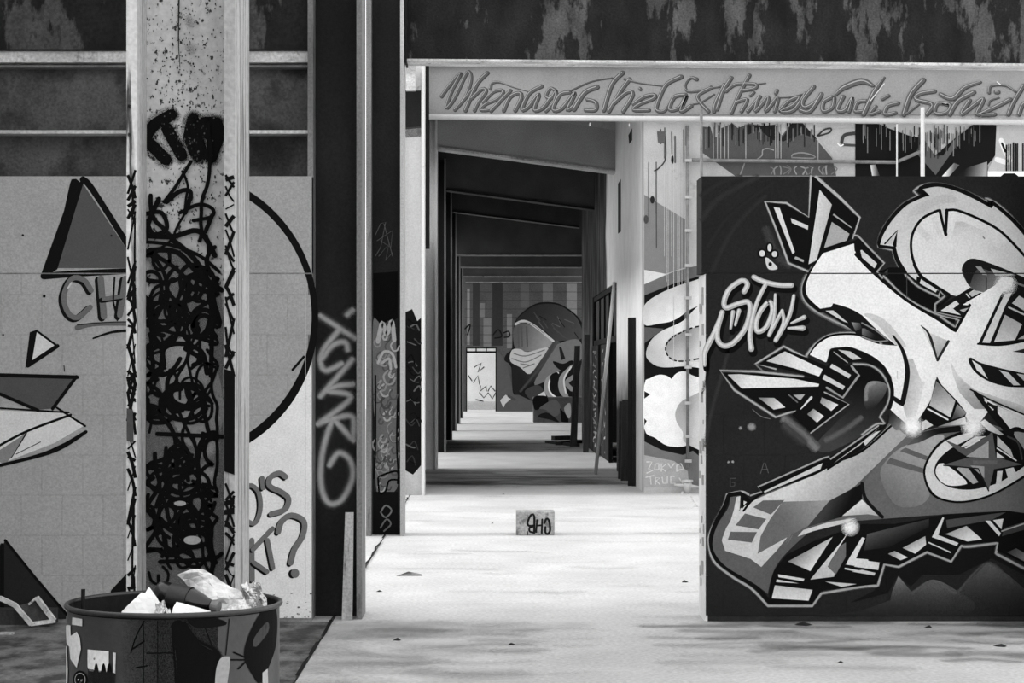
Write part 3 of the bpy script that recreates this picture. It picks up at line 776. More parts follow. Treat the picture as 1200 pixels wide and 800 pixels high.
# lens on the right leg
c.win(*FW)
c.fill([(785, 15), (805, -8), (870, 28), (1030, 72), (1260, 122, 'c'), (1260, 212, 'c'), (1080, 208), (930, 165), (830, 95)], 22, smooth=True)
c.fill([(812, 12), (878, 55), (928, 148), (850, 88)], 225); c.fill([(1012, 84), (1082, 104), (1168, 196), (1118, 197)], 210); c.fill([(1142, 110), (1260, 130), (1260, 180), (1197, 165)], 200)
# shading of the legs
c.fill([(650, 10), (700, 110), (830, 240), (935, 372), (830, 372), (720, 250), (675, 130)], 178, grad=((680, 100), 215, (860, 360), 150))
c.fill([(690, 110), (830, 230), (1260, 370), (1260, 430), (1000, 345), (850, 260)], 170, grad=((900, 210), 232, (860, 300), 140))
c.fill([(340, 0), (375, 0), (440, 170), (465, 170), (400, 420), (330, 440), (300, 345), (345, 160)], 200, grad=((330, 300), 188, (450, 330), 228))
c.stroke([(800, 228), (960, 310), (1260, 440)], 2, 30)
# black stroke inside the left leg
c.stroke([(230, -170), (300, -60), (335, 80), (325, 200), (298, 335, 'c'), (222, 285)], [2, 4, 5.5, 6, 6, 5], 20)
c.stroke([(260, 90), (262, 150)], 1, 200)
# --- eye disc under the swoosh
c.fill(ab(E, (1110, 60)) and [(-120, 60), (-40, 40), (40, 40), (130, 90), (195, 200), (195, 320), (130, 430), (170, 480), (0, 570), (-250, 690), (-340, 640), (-200, 480), (-60, 330), (-190, 250), (-150, 120)], 18, smooth=True, grad=((0, 150), 12, (-120, 620), 62))
c.fill([(15, 330), (28, 200), (85, 165), (180, 190), (160, 280), (60, 380)], 100, smooth=True, grad=((60, 170), 128, (120, 360), 30))
c.stroke([(30, 300), (40, 210), (90, 180)], 6, 140, soft=True, alpha=.7)
c.stroke([(-60, 40), (60, 50), (150, 115), (203, 230), (190, 330), (130, 430, 'c'), (170, 482, 'c'), (100, 487), (0, 560)], 4.5, 110, soft=True); c.stroke([(-60, 40), (60, 50), (150, 115), (203, 230), (190, 330), (130, 430, 'c'), (170, 482, 'c'), (100, 487), (0, 560)], 1.6, 165)
c.stroke([(-130, -50), (-60, -60), (60, -10), (160, 70), (215, 190), (222, 280), (205, 360)], 4.5, BL)
c.stroke([(-260, 600), (-120, 520), (-10, 440)], 9, 95, soft=True, alpha=.8)
c.win(*C)
c.fill([(935, 720), (958, 640), (1000, 612), (1090, 605), (1200, 640), (1330, 730), (1330, 760), (1200, 712), (1110, 720), (1040, 745)], 16)
c.fill([(1020, 628), (1110, 640), (1195, 695), (1130, 702)], 195); c.stroke([(990, 645), (1090, 722)], 1.2, 160, smooth=False)
# --- claws
c.win(*C)
c.stroke([(560, 870), (410, 735), (620, 602), (785, 690)], 5, 120, smooth=False, soft=True); c.stroke([(560, 770), (410, 732), (620, 603), (780, 686)], 2, 170, smooth=False)
c.fill([(440, 728), (620, 622), (800, 690), (930, 745), (960, 800), (880, 850), (700, 790)], BL)
c.fill([(492, 712), (628, 640), (908, 772), (880, 824), (700, 765)], 215, grad=((560, 690), 195, (700, 770), 228))
c.win(*E)
ch = [(760, 132), (400, 95), (150, 88), (255, 232), (560, 432), (700, 385)]
c.stroke(ch, 5, 120, smooth=False, soft=True); c.stroke(ch, 2, 170, smooth=False)
c.fill([(178, 108), (420, 108), (720, 135), (900, 150), (945, 240), (700, 385), (550, 402), (270, 222)], BL)
c.fill([(205, 118), (290, 115), (700, 150), (882, 188), (875, 206), (310, 220)], 218, grad=((240, 130), 190, (330, 210), 228))
c.fill([(432, 288), (550, 290), (632, 360), (545, 376)], 190, grad=((450, 285), 120, (590, 370), 225))
c.fill([(690, 268), (776, 264), (740, 310)], 165); c.stroke([(655, 265), (720, 322)], 1.4, 110, smooth=False)
c.fill([(905, 80), (970, 28), (1110, 60), (1172, 122), (1052, 278), (925, 200), (880, 160)], BL)
c.fill([(975, 38), (1116, 120), (1100, 146), (960, 65)], 205); c.fill([(920, 118), (1072, 205), (1056, 230), (905, 150)], 200)
c.stroke([(1120, 55), (1150, 95), (1176, 122), (1055, 288), (938, 215)], 2.6, 150, smooth=False)
c.fill([(905, 255), (1095, 335), (820, 545), (680, 415), (800, 290)], BL)
c.fill([(900, 285), (1022, 340), (970, 386), (888, 325)], 205, grad=((890, 300), 140, (990, 370), 225)); c.fill([(838, 370), (916, 425), (865, 472), (792, 410)], 200, grad=((800, 400), 120, (890, 440), 225))
c.stroke([(820, 548), (1100, 336), (920, 248)], 1.6, 165, smooth=False); c.stroke([(745, 372), (822, 288)], [1, 3], 215, smooth=False)
c.stroke([(630, 455), (760, 560), (850, 650)], 15, 130, soft=True, alpha=.75); c.stroke([(640, 500), (760, 600)], 18, 80, soft=True, alpha=.6)
c.blob((300, 512), 2.6, 150); c.blob((382, 503), 6, 150, ry=5.5); c.blob((212, 764), 1.8, 170); c.blob((243, 762), 2, 170)
c.stroke([(390, 375), (450, 425), (520, 445)], .7, 120)
c.win(*G)
for pts in ([(300, 60), (315, 10), (322, 8), (338, 58)], [(305, 42), (335, 40)], [(175, 85), (150, 85), (150, 125), (172, 122), (172, 105), (160, 105)]): c.stroke(pts, .9, 88, smooth=False)

# --- tail and belly
c.win()
belly = ab(W2, (700, 300, 'c'), (800, 330), (900, 315), (1060, 300, 'c'), (1240, 360, 'c'), (1240, 650, 'c'), (1130, 632), (900, 640), (690, 655), (520, 668, 'c'), (400, 690), (500, 600))
c.fill(belly, 98, smooth=True)
c.win(*W2)
c.fill([(668, 500), (690, 440), (760, 385), (900, 345), (868, 420), (835, 500), (850, 570), (800, 610), (720, 600)], 150, smooth=True, grad=((700, 560), 112, (860, 380), 165))
c.fill([(705, 430), (830, 470), (835, 490), (690, 450)], 92); c.fill([(760, 392), (845, 425), (838, 440), (740, 405)], 92)
tail = ab(G, (150, 178, 'c'), (196, 170, 'c'), (205, 240), (300, 168), (560, 70)) + ab(W2, (480, 460), (620, 390), (700, 312, 'c'), (762, 352, 'c'), (640, 480), (520, 640, 'c')) + ab(G, (560, 330, 'c'), (430, 450), (365, 540), (335, 655, 'c'), (270, 605), (130, 520), (72, 450), (64, 390), (90, 310), (140, 230))
c.win()
c.stroke(ab(G, (135, 165, 'c'), (115, 225), (60, 330), (44, 400), (70, 495), (160, 570), (255, 630), (335, 714, 'c'), (555, 714, 'c'), (600, 652, 'c'), (800, 620)) + ab(H, (78, 614, 'c'), (110, 510, 'c'), (180, 522, 'c'), (320, 450, 'c'), (440, 496, 'c'), (490, 416, 'c'), (520, 422), (670, 404, 'c'), (660, 456, 'c'), (830, 545)), 5.5, 110, soft=True)
c.stroke(ab(G, (240, 165), (205, 150), (135, 163, 'c'), (115, 225), (60, 330), (44, 400), (70, 495), (160, 570), (255, 630), (335, 714, 'c'), (555, 714, 'c'), (600, 652, 'c'), (800, 620)) + ab(H, (78, 614, 'c'), (110, 510, 'c'), (180, 522, 'c'), (320, 450, 'c'), (440, 496, 'c'), (490, 416, 'c'), (520, 422), (670, 404, 'c'), (660, 456, 'c'), (830, 545)), 2.4, 165)
c.stroke(ab(G, (250, 205), (200, 158, 'c'), (142, 168, 'c'), (122, 225), (74, 315), (54, 395), (80, 480), (165, 550), (272, 618), (338, 690)), 5, BL)
c.fill(tail, 92, smooth=True)
# black skirt under the tail
c.fill(ab(G, (365, 540), (430, 460), (560, 395), (690, 350), (800, 310)) + ab(H, (160, 310), (330, 280), (400, 262), (720, 245), (830, 260), (830, 520), (665, 440), (675, 398), (490, 408), (440, 488), (320, 442), (180, 514), (105, 504), (72, 606)) + ab(G, (600, 640), (552, 704), (340, 704), (348, 600)), BL)
c.win(*H)
c.fill([(10, 440), (25, 360), (330, 285), (330, 325), (130, 425)], 62, grad=((60, 340), 84, (100, 430), 26))
c.fill([(415, 290), (710, 252), (640, 290), (420, 330)], 70)
c.fill([(0, 488), (86, 500), (80, 537), (-40, 520)], 215); c.fill([(0, 536), (66, 551), (60, 564), (-50, 545)], 200)
c.fill([(128, 457), (160, 443), (226, 475), (190, 489)], 205, grad=((130, 450), 120, (210, 480), 228)); c.fill([(200, 428), (312, 370), (316, 412), (262, 456)], 205, grad=((250, 390), 150, (280, 450), 228))
c.fill([(345, 375), (398, 276), (405, 280), (376, 365), (476, 404), (466, 418)], 210); c.stroke([(330, 402), (436, 450)], 1.5, 200, smooth=False)
c.fill([(412, 360), (515, 320), (592, 386), (520, 396)], 190, grad=((470, 320), 150, (520, 395), 225)); c.fill([(608, 294), (632, 294), (684, 355), (676, 371)], 215); c.fill([(646, 291), (697, 284), (687, 336)], 215)
c.fill([(700, 330), (830, 290), (830, 330), (690, 370)], 60); c.fill([(715, 450), (760, 430), (830, 470), (830, 510)], 90, grad=((730, 440), 60, (820, 490), 140))
c.stroke([(690, 345), (830, 298)], 1.6, 170, smooth=False)
c.win(*G)
c.fill([(435, 495), (655, 374), (545, 542)], 200, grad=((480, 440), 120, (560, 520), 228))
c.fill([(742, 335), (640, 500), (668, 545), (662, 570), (545, 584), (700, 395)], 226, grad=((720, 350), 236, (640, 560), 190))
c.fill([(690, 420), (720, 400), (720, 470), (670, 560), (630, 520)], 105)
c.fill([(386, 558), (516, 580), (510, 592), (388, 572)], 215); c.fill([(380, 583), (490, 603), (375, 596)], 205); c.fill([(370, 612), (556, 635), (536, 688), (355, 676)], 210, grad=((450, 615), 190, (450, 690), 230))
c.fill([(618, 594), (772, 606), (700, 620)], 200); c.fill([(735, 482), (800, 375), (815, 380), (770, 480), (830, 485), (830, 525), (720, 510)], 215); c.stroke([(718, 530), (830, 552)], 2, 205, smooth=False)
# bright pattern on the tail
c.win()
c.fill(ab(G, (205, 240), (250, 205), (330, 165), (560, 70), (650, 22)) + ab(W2, (600, 400), (712, 300, 'c'), (764, 350, 'c'), (640, 470), (560, 545)) + ab(G, (640, 195, 'c'), (410, 200, 'c')), 200, smooth=True, grad=(ab(G, (500, 90))[0], 210, ab(G, (640, 200))[0], 165))
c.win(*G)
c.fill([(410, 200), (640, 194), (535, 318), (430, 375), (285, 457), (298, 375), (345, 285)], 112, grad=((600, 190), 150, (440, 330), 104))
c.fill([(108, 390), (130, 330), (175, 258), (250, 205), (410, 198), (345, 288), (300, 370), (285, 457), (432, 375), (375, 445), (303, 522), (250, 482), (125, 442)], 202)
c.fill([(262, 228), (312, 194), (418, 192), (350, 264)], 100); c.fill([(222, 258), (328, 285), (290, 337), (176, 317)], 98); c.fill([(152, 348), (282, 350), (256, 402), (138, 387)], 96)
c.fill([(180, 178), (200, 172), (196, 238), (150, 300), (168, 240)], 205); c.fill([(206, 178), (244, 196), (206, 238)], BL); c.fill([(216, 196), (232, 202), (216, 218)], 205)
c.stroke([(425, 400), (448, 362)], 1.2, 110, smooth=False); c.stroke([(432, 408), (456, 366)], 1, 110, smooth=False)
c.fill([(482, 372), (510, 340), (640, 300), (770, 280), (700, 310), (560, 345)], 205)
c.fill([(640, 195), (800, 110), (800, 185), (700, 275), (530, 325)], 22, grad=((640, 200), 60, (720, 240), 14))
c.fill([(702, 270), (800, 190), (880, 270), (830, 262)], 215, grad=((760, 210), 225, (790, 270), 180)); c.stroke([(800, 110), (820, 190), (900, 275)], 4, 20)
# dark bars along the top of the tail
bar = ab(G, (285, 128), (300, 150)) ; c.win()
for pl in (ab(G, (290, 130), (310, 155), (610, 40), (640, -10), (610, -5)), ab(W2, (470, 478), (600, 395), (690, 310), (668, 308), (470, 435))):
    c.fill(pl, BL)
hb = ab(G, (250, 170), (305, 150, 'c'), (285, 128, 'c'), (610, -15, 'c')) + ab(W2, (478, 425, 'c'), (482, 436), (660, 312))
c.stroke(hb, 1.8, 160, smooth=False)
c.stroke(ab(G, (215, 245), (300, 165), (560, 65), (660, 10)) + ab(W2, (600, 405), (710, 310)), 2.6, BL)
c.fill(ab(G, (315, 150), (605, 10), (595, 40), (320, 156)), 200); c.fill(ab(W2, (492, 452), (590, 385), (665, 318), (600, 372)), 190); c.fill(ab(W2, (605, 370), (650, 335), (668, 330), (612, 385)), 205)
# --- ring and star
c.win(*W2)
c.fill([(1010, 325), (900, 362), (845, 425), (826, 490), (855, 565), (920, 594), (1000, 594), (1100, 562), (1240, 480, 'c'), (1240, 330, 'c'), (1190, 335)], BL, smooth=True)
c.fill([(1000, 336), (905, 370), (852, 430), (834, 490), (862, 558), (920, 586), (1000, 586), (1100, 553), (1240, 468, 'c'), (1240, 430, 'c'), (1160, 490), (1090, 528), (1000, 548), (920, 538), (872, 500), (874, 450), (925, 398), (1010, 352)], 205, smooth=True)
c.fill([(900, 450), (872, 475), (885, 510), (920, 532), (975, 530), (985, 515)], 222, smooth=True)
c.fill([(960, 392), (1000, 362), (1022, 352), (1060, 350), (990, 385)], 205); c.fill([(1050, 365), (985, 402), (975, 395), (1030, 362)], 210)
c.fill([(980, 450), (1030, 520), (1010, 527), (950, 470)], 165); c.fill([(1100, 480), (1120, 478), (1115, 520), (1095, 530)], 205); c.fill([(1130, 472), (1160, 465), (1170, 485), (1140, 505)], 205)
c.fill([(1100, 350), (1100, 385), (1160, 430), (1150, 400)], 190); c.stroke([(1100, 395), (1170, 440)], 1.4, 220, smooth=False); c.fill([(1098, 410), (1098, 430), (1130, 432)], 215)
star = [(1082, 330), (1094, 428), (1192, 455), (1086, 470), (1068, 552), (1036, 468), (902, 455), (1010, 425), (985, 402), (902, 362), (1000, 392)]
c.fill([(1082, 330), (1095, 428), (1192, 455), (1088, 472), (1068, 552), (1030, 468), (902, 456), (995, 428), (965, 412), (900, 360), (985, 396), (1070, 345)], 84)
c.fill([(985, 425), (1068, 368), (1068, 432)], 160); c.fill([(1000, 458), (1052, 462), (1052, 505)], 150); c.fill([(1010, 440), (1100, 440), (1100, 455), (1010, 452)], 98)
c.stroke([(902, 458), (1030, 470), (1068, 552)], 1.6, 24, smooth=False)
# --- junction under the crossing
c.win(*FW)
c.fill([(545, 150), (700, 310), (770, 400), (755, 440), (560, 500), (430, 460), (440, 420), (510, 300)], BL)
c.fill([(548, 165), (688, 312), (650, 432), (495, 345), (520, 270)], 170, grad=((550, 190), 120, (600, 390), 205))
c.fill([(702, 335), (770, 400), (745, 425), (662, 450)], 100, grad=((690, 430), 70, (750, 380), 150))
c.stroke([(486, 370), (632, 450)], 1.8, 220, smooth=False)
c.fill([(440, 470), (470, 452), (525, 492), (440, 535)], 205); c.fill([(560, 502), (760, 430), (770, 485)], 190, grad=((600, 500), 130, (760, 450), 226))
c.fill([(430, 548), (560, 512), (740, 492), (760, 535), (560, 555), (420, 620), (330, 640)], 24, grad=((560, 520), 16, (400, 620), 84))
c.fill([(205, 385), (290, 450), (320, 520), (250, 530), (195, 470)], 70, grad=((210, 420), 40, (290, 500), 130))
c.stroke([(835, 250), (965, 395), (1100, 545), (1240, 760)], [4, 10, 13, 16], 18)
c.stroke([(905, 305), (965, 372)], [1.5, 2.5], 225, smooth=False); c.stroke([(1000, 385), (930, 330)], 3, 20, smooth=False)
c.fill([(1000, 350), (1260, 460), (1260, 545), (1150, 510), (1095, 520), (1000, 400)], 222); c.fill([(870, 470), (905, 448), (1045, 560), (1020, 565), (930, 530)], 220, grad=((880, 470), 232, (1030, 560), 170))
c.stroke([(1095, 530), (1150, 515), (1260, 570)], 3.4, 18); c.fill([(1120, 560), (1150, 540), (1260, 590), (1260, 800), (1190, 660)], 150, smooth=True); c.stroke([(1075, 575), (1150, 620), (1180, 740)], 2, 60)
# --- flares
c.win()
for x, y, r in ((1069, 499, 15), (1140, 499, 16), (1178, 334, 15), (996, 617, 12)):
    c.blob((x, y), r, 250); c.blob((x, y), r * .6, 255)
c.build('wildstyle_piece', wr, gaps=((ZJ0, ZJ1),))

# --- signature STOW
c = wall_canvas(YW); c.layer = 5
c.win(*C)
S = [(328, 198), (352, 145), (310, 118), (220, 180), (180, 270), (195, 318), (280, 290), (355, 275), (372, 340), (335, 470), (250, 575), (180, 600), (135, 560), (130, 480), (165, 352)]
letters = [(S, 6.2), ([(168, 350), (108, 500), (40, 640), (36, 740)], [5, 6, 7, 4]), ([(400, 92), (470, 125), (580, 150), (676, 152)], 6), ([(490, 140), (430, 260), (388, 400), (370, 520), (380, 620)], [5, 5, 5, 5.5, 7]),
           ([(505, 272), (445, 350), (415, 440), (430, 495), (490, 460), (535, 350), (528, 285), (505, 272)], 5.6), ([(558, 222), (548, 400), (512, 518)], [3.5, 4, 4.5]), ([(512, 520), (608, 340)], [4.5, 4], ), ([(608, 340), (618, 430), (560, 558)], [4, 4.5, 5]), ([(562, 560), (660, 380), (694, 230)], [4.5, 5, 4]),
           ([(676, 432), (770, 388)], [2.5, 5.5]), ([(656, 470), (760, 468)], [3, 6.5]), ([(245, 350), (228, 470)], [5, 3]), ([(290, 340), (262, 445)], [5, 3])]
for l in letters: c.stroke([(p[0] + 14, p[1] + 26) for p in l[0]], [x + 3.5 for x in (l[1] if isinstance(l[1], list) else [l[1]] * 2)], 10, soft=False)
for l in letters: c.stroke(l[0], l[1], 172)
for l in letters: c.stroke([(p[0] - 3, p[1] - 3) for p in l[0]], [x * .45 for x in (l[1] if isinstance(l[1], list) else [l[1]] * 2)], 212)
c.win(*A)
for p, r, q in (((515, 568), 2.4, 4.4), ((460, 610), 3.4, 3.6), ((552, 615), 3.2, 3.4)): c.blob(p, r + 2, 8, False, q + 2)
for p, r, q in (((515, 568), 2.4, 4.4), ((460, 610), 3.4, 3.6), ((552, 615), 3.2, 3.4)): c.blob(p, r, 210, False, q)
c.fill([(485, 645), (505, 645), (572, 710), (560, 730), (510, 728), (490, 690)], 205, smooth=True); c.blob((520, 690), 2.2, 20, False, 2.6)
c.build('signature_lettering', wr, gaps=((ZJ0, ZJ1),))

# ================================================================== left wall
c = wall_canvas(YW)
V = (0, 200, 3.2); V3 = (0, 440, 3.158); V4 = (0, 600, 4.0); V5 = (280, 520, 3.81)
import_arc = [(203 + 166 * math.cos(math.radians(a)), 371 + 168 * math.sin(math.radians(a))) for a in range(-72, 73, 6)]
c.win()
c.fill([(290, 515), (320, 491), (345, 464), (365.3, 424), (365.3, 724), (240, 724), (240, 540)], 226)
c.stroke(import_arc, [9.5, 8, 7.5, 10, 11], 16, cap=False)
c.stroke([(343, 433), (356, 418)], 3, 18, smooth=False)
c.stroke([(358, 342), (358, 700)], .6, 190, smooth=False)
c.win(*V)
c.fill([(312, 50), (215, 365), (500, 365), (500, 330)], 82)
c.fill([(262, 50), (268, 32), (285, 30), (300, 42), (318, 30), (215, 370), (160, 402), (155, 385), (240, 150)], 16)
c.stroke([(312, 34), (350, 75), (500, 310)], [8, 7, 7.5], 16); c.stroke([(165, 395), (300, 385), (500, 375)], [8, 7.5, 6.5], 16)
for pts, w in (([(342, 448), (315, 410), (270, 405), (240, 470), (255, 530), (290, 550), (338, 512)], 6.2), ([(378, 405), (390, 545)], 7.5), ([(470, 405), (450, 540)], 7), ([(390, 480), (460, 470)], 5)):
    c.stroke([(p[0] - 9, p[1] + 6) for p in pts], w + 1.2, 20); c.stroke(pts, w, 104)
for pts, w in (([(430, 400), (425, 480)], 2.2), ([(440, 560), (425, 490)], 2.2)): c.stroke(pts, w, 20)
c.stroke([(255, 440), (268, 420)], 2, 190)
c.stroke([(290, 588), (360, 575), (500, 575)], [6, 4, 4], 96); c.stroke([(290, 578), (400, 568), (500, 566)], 1.2, 25); c.stroke([(350, 628), (420, 605), (500, 598)], [2, 3, 3.5], 20)
c.fill([(138, 600), (215, 657), (118, 715)], 205); c.stroke([(138, 600), (215, 657)], 2.6, 16, smooth=False); c.stroke([(215, 657), (105, 730)], 5, 16, smooth=False); c.fill([(112, 605), (140, 595), (120, 715), (95, 740)], 16)
c.stroke([(240, 730), (242, 752)], 1, 30); c.blob((166, 470), 1.8, 20, False); c.blob((86, 242), 1.4, 30, False); c.blob((418, 243), 1.2, 30, False); c.blob((12, 615), 1.2, 40, False)
c.win(*V3)
c.fill([(-160, -10), (280, 0), (190, 122), (140, 126), (-160, 0)], 80)
c.stroke([(-200, -8), (0, -2), (285, 6)], 4.6, 16, smooth=False); c.stroke([(283, 4), (195, 122)], 4, 16, smooth=False); c.stroke([(-160, 5), (0, 68), (140, 128)], 4, 16, smooth=False)
c.fill([(-160, 120), (260, 140), (312, 185), (200, 250), (20, 320), (-160, 360)], 208)
c.stroke([(-200, 112), (0, 120), (255, 136)], 2, 16, smooth=False); c.stroke([(262, 145), (95, 208), (-40, 280)], 3, 16); c.stroke([(95, 212), (40, 300)], 3.6, 16, smooth=False); c.fill([(95, 212), (70, 230), (-40, 300), (20, 330), (50, 290)], 130); c.stroke([(150, 245), (60, 290)], 1, 30, smooth=False)
c.stroke([(210, 118), (315, 186)], 2.6, 16, smooth=False); c.stroke([(318, 208), (230, 262), (130, 300), (-100, 355)], [4, 6, 4, 4], 16)
c.win(*V4)
c.fill([(-200, 170), (10, 160), (25, 130), (160, 300), (310, 470), (310, 500), (-200, 500)], 36)
c.stroke([(25, 132), (160, 300), (312, 478)], 3.4, 14, smooth=False); c.stroke([(10, 155), (10, 480)], 5, 16, smooth=False)
c.fill([(520, 366), (600, 280), (680, 280), (680, 500), (500, 500)], 18)
c.win(*V5)
for pts, w, closed in (([(48, 185), (85, 210), (97, 270), (86, 330), (62, 355), (20, 320), (15, 230)], 5.4, True), ([(104, 152), (108, 196)], 5.6, False), ([(208, 146), (180, 130), (140, 150), (138, 188), (190, 215), (222, 245), (205, 292), (145, 312)], 6.4, False), ([(176, 392), (192, 345), (235, 318), (290, 345), (285, 410), (248, 470), (232, 530)], 6.6, False), ([(58, 430), (60, 605)], 6, False), ([(64, 470), (150, 378)], 5.6, False), ([(128, 430), (152, 552)], 5.6, False), ([(68, 530), (125, 570)], 5.6, False)):
    c.stroke([(p[0] - 9, p[1] + 7) for p in pts], w * .9, 18, closed=closed); c.stroke(pts, w, 112, closed=closed)
c.blob((238, 580), 4.6, 18, False, 5.2); c.blob((251, 577), 5, 112, False, 5.4)
c.win()
rg = random.Random(5)
for i in range(40): c.blob((rg.uniform(290, 365), 723 - rg.random() ** 2 * 30), rg.uniform(.5, 1.8), rg.choice((120, 90, 150)), False, rg.uniform(.4, 1))
c.build('painted_letters_and_shapes', wl, gaps=((ZJ0, ZJ1),))

# ================================================================== script on the fascia:  When was the last time you did somet...
c = wall_canvas(YK - .02, .00006)
T1 = (500, 70, 6.667); T2 = (670, 70, 6.667); T3 = (840, 70, 6.667); T4 = (1010, 70, 6.316)
tx = [
 (T1, [([(115, 285), (175, 200), (265, 105), (195, 240), (152, 375), (215, 300), (315, 98), (345, 150), (300, 290), (218, 390)], 4.4), ([(472, 102), (400, 175), (350, 275), (300, 395)], 5), ([(218, 390), (300, 300), (400, 175)], 3.6), ([(350, 300), (430, 228), (462, 245), (400, 335), (372, 395)], 4.6),
       ([(440, 330), (520, 250), (595, 240), (560, 300), (460, 345), (420, 390), (500, 385), (560, 340)], 4.2), ([(652, 240), (560, 335), (500, 398)], 4.6), ([(600, 395), (650, 290), (725, 258), (735, 300), (690, 395)], 5), ([(495, 225), (508, 182), (570, 175), (680, 215), (785, 245)], [4, 3.5, 2, 1.4, 1]),
       ([(895, 205), (800, 262), (742, 385), (790, 370), (875, 270), (838, 390), (905, 375), (970, 290)], 5), ([(1005, 240), (965, 222), (930, 282), (970, 300), (1010, 245), (990, 335), (930, 400)], 4.4), ([(1115, 252), (1040, 272), (985, 385), (1050, 382), (1155, 260), (1098, 392), (1180, 330)], 5)]),
 (T2, [([(-10, 240), (150, 170), (315, 140)], [2.5, 1.6, 1.6]), ([(195, 212), (100, 255), (15, 385)], 6), ([(120, 310), (185, 330), (185, 390), (105, 392)], 4.6), ([(395, 100), (310, 195), (248, 392)], 5.4), ([(450, 150), (380, 245), (288, 402)], 5), ([(320, 345), (430, 252), (475, 270), (400, 402)], 5), ([(410, 150), (540, 182), (720, 205)], [3, 1.8, 1.2]),
       ([(480, 345), (560, 290), (640, 272), (640, 300), (530, 345), (480, 390), (600, 392)], 4.6), ([(530, 222), (534, 230)], 4), ([(850, 132), (740, 190), (680, 305), (660, 388), (720, 400), (765, 330)], [6, 5, 5, 5, 4, 3]), ([(885, 272), (800, 290), (762, 388), (840, 372), (892, 282), (850, 402), (930, 360)], 5),
       ([(972, 150), (930, 140), (886, 190), (900, 242), (1000, 240), (1085, 208)], [5, 3, 3.5, 4, 3, 3]), ([(1082, 220), (980, 290), (1065, 402)], 4.6), ([(950, 345), (1010, 330), (1110, 270)], 2), ([(1190, 195), (1125, 330), (1108, 402)], 5), ([(1080, 222), (1160, 208)], 2)]),
 (T3, [([(112, 140), (50, 240), (0, 385)], 4.6), ([(252, 120), (180, 255), (112, 412)], 4.6), ([(70, 245), (150, 190), (300, 190), (295, 222), (190, 240)], 4), ([(320, 188), (380, 182)], 1), ([(150, 330), (235, 310), (190, 402)], 4.4), ([(262, 278), (285, 255)], 4), ([(335, 288), (240, 402)], 4.4), ([(322, 300), (300, 402), (402, 290), (380, 402), (475, 292), (450, 402)], 4.4), ([(458, 262), (468, 238)], 4),
       ([(490, 395), (560, 322), (645, 290), (600, 350), (500, 402), (600, 392), (690, 262)], 4.4), ([(480, 295), (580, 290), (690, 262)], 1.2), ([(755, 210), (670, 320), (690, 372), (780, 322), (815, 268)], 5), ([(805, 290), (725, 402), (650, 390)], 5), ([(900, 290), (832, 330), (830, 402), (900, 372), (915, 300)], 4.6), ([(985, 288), (940, 390), (1000, 392), (1055, 300), (1030, 402)], 5), ([(925, 275), (990, 215), (1130, 165), (1215, 200)], [3, 7, 8, 4]), ([(1165, 320), (1100, 332), (1078, 402), (1160, 395)], 4.4)]),
 (T4, [([(165, 130), (90, 235), (10, 400)], [2, 6, 6]), ([(100, 345), (60, 402), (130, 380)], 4), ([(150, 290), (195, 265)], 4), ([(265, 320), (190, 342), (168, 402), (245, 392)], 4.6), ([(452, 150), (360, 255), (308, 402)], 6), ([(330, 400), (420, 330)], 2), ([(535, 232), (430, 250), (398, 292), (520, 330), (480, 402)], 5), ([(630, 330), (560, 322), (540, 392), (625, 390), (655, 335), (600, 320)], 4.4), ([(580, 255), (670, 285), (760, 205), (875, 165)], [5, 6, 5, 3]),
       ([(825, 240), (710, 305), (648, 402)], 5.4), ([(795, 300), (738, 402), (895, 288), (848, 402), (920, 380)], 4.8), ([(990, 238), (1005, 238)], 5), ([(938, 242), (955, 192), (1060, 190), (1135, 235)], [4, 3, 2.5, 2]), ([(1010, 280), (950, 300), (935, 335)], 2), ([(1095, 292), (1000, 342), (880, 402), (980, 402)], 4.8), ([(1195, 190), (1125, 305), (1082, 402)], 5), ([(1260, 300), (1190, 330), (1160, 402)], 5)])]
def sc_(wd, k): return [x * k for x in (wd if isinstance(wd, list) else [wd, wd])]
for w, sts in tx:
    c.win(*w)
    for pts, wd in sts: c.stroke([(p[0] + 5, p[1] + 4) for p in pts], sc_(wd, 1.0), 62)
    for pts, wd in sts: c.stroke(pts, sc_(wd, .85), 90)
    for pts, wd in sts: c.stroke([(p[0] - 5, p[1] - 4) for p in pts], sc_(wd, .16), 165)
c.win()
c.stroke([(1036, 98), (1020, 118)], 1, 215, smooth=False); c.stroke([(1168, 96), (1172, 99)], 1, 220, smooth=False)
c.build('script_lettering', tr)

# ================================================================== murals on the back wall of the middle bay
c = wall_canvas(YK, .00006)
c.win()
c.fill([(755, 228), (803, 257), (803, 313), (780, 321), (755, 316)], 122); c.fill([(755, 316), (781, 321), (755, 334)], 205)
c.fill([(755, 333), (790, 318), (860, 300), (860, 322), (790, 334), (755, 348)], 104); c.fill([(755, 346), (790, 332), (860, 312), (860, 450), (755, 450)], 18)
c.fill([(755, 358), (775, 343), (806, 331), (850, 320), (850, 345), (812, 361), (790, 375), (772, 379), (755, 380)], 212, smooth=True, grad=((770, 350), 190, (790, 375), 230))
c.fill([(757, 415), (762, 400), (775, 388), (800, 376), (820, 357), (850, 340), (850, 424), (800, 429), (775, 430), (762, 424)], 205, smooth=True, grad=((760, 410), 180, (800, 400), 228))
c.fill([(780, 408), (783, 398), (800, 388), (850, 378), (850, 420), (800, 423), (786, 420)], 165, smooth=True, grad=((790, 400), 150, (810, 420), 215))
dash = spline([(850, 378), (815, 383), (795, 391), (783, 400), (780, 410), (786, 420), (800, 423), (830, 418)], False, 2)
for i in range(0, len(dash) - 2, 4): c.stroke([tuple(dash[i]), tuple(dash[i + 2])], 1.8, 15, smooth=False)
c.fill([(755, 383), (778, 385), (766, 394), (755, 402)], 85)
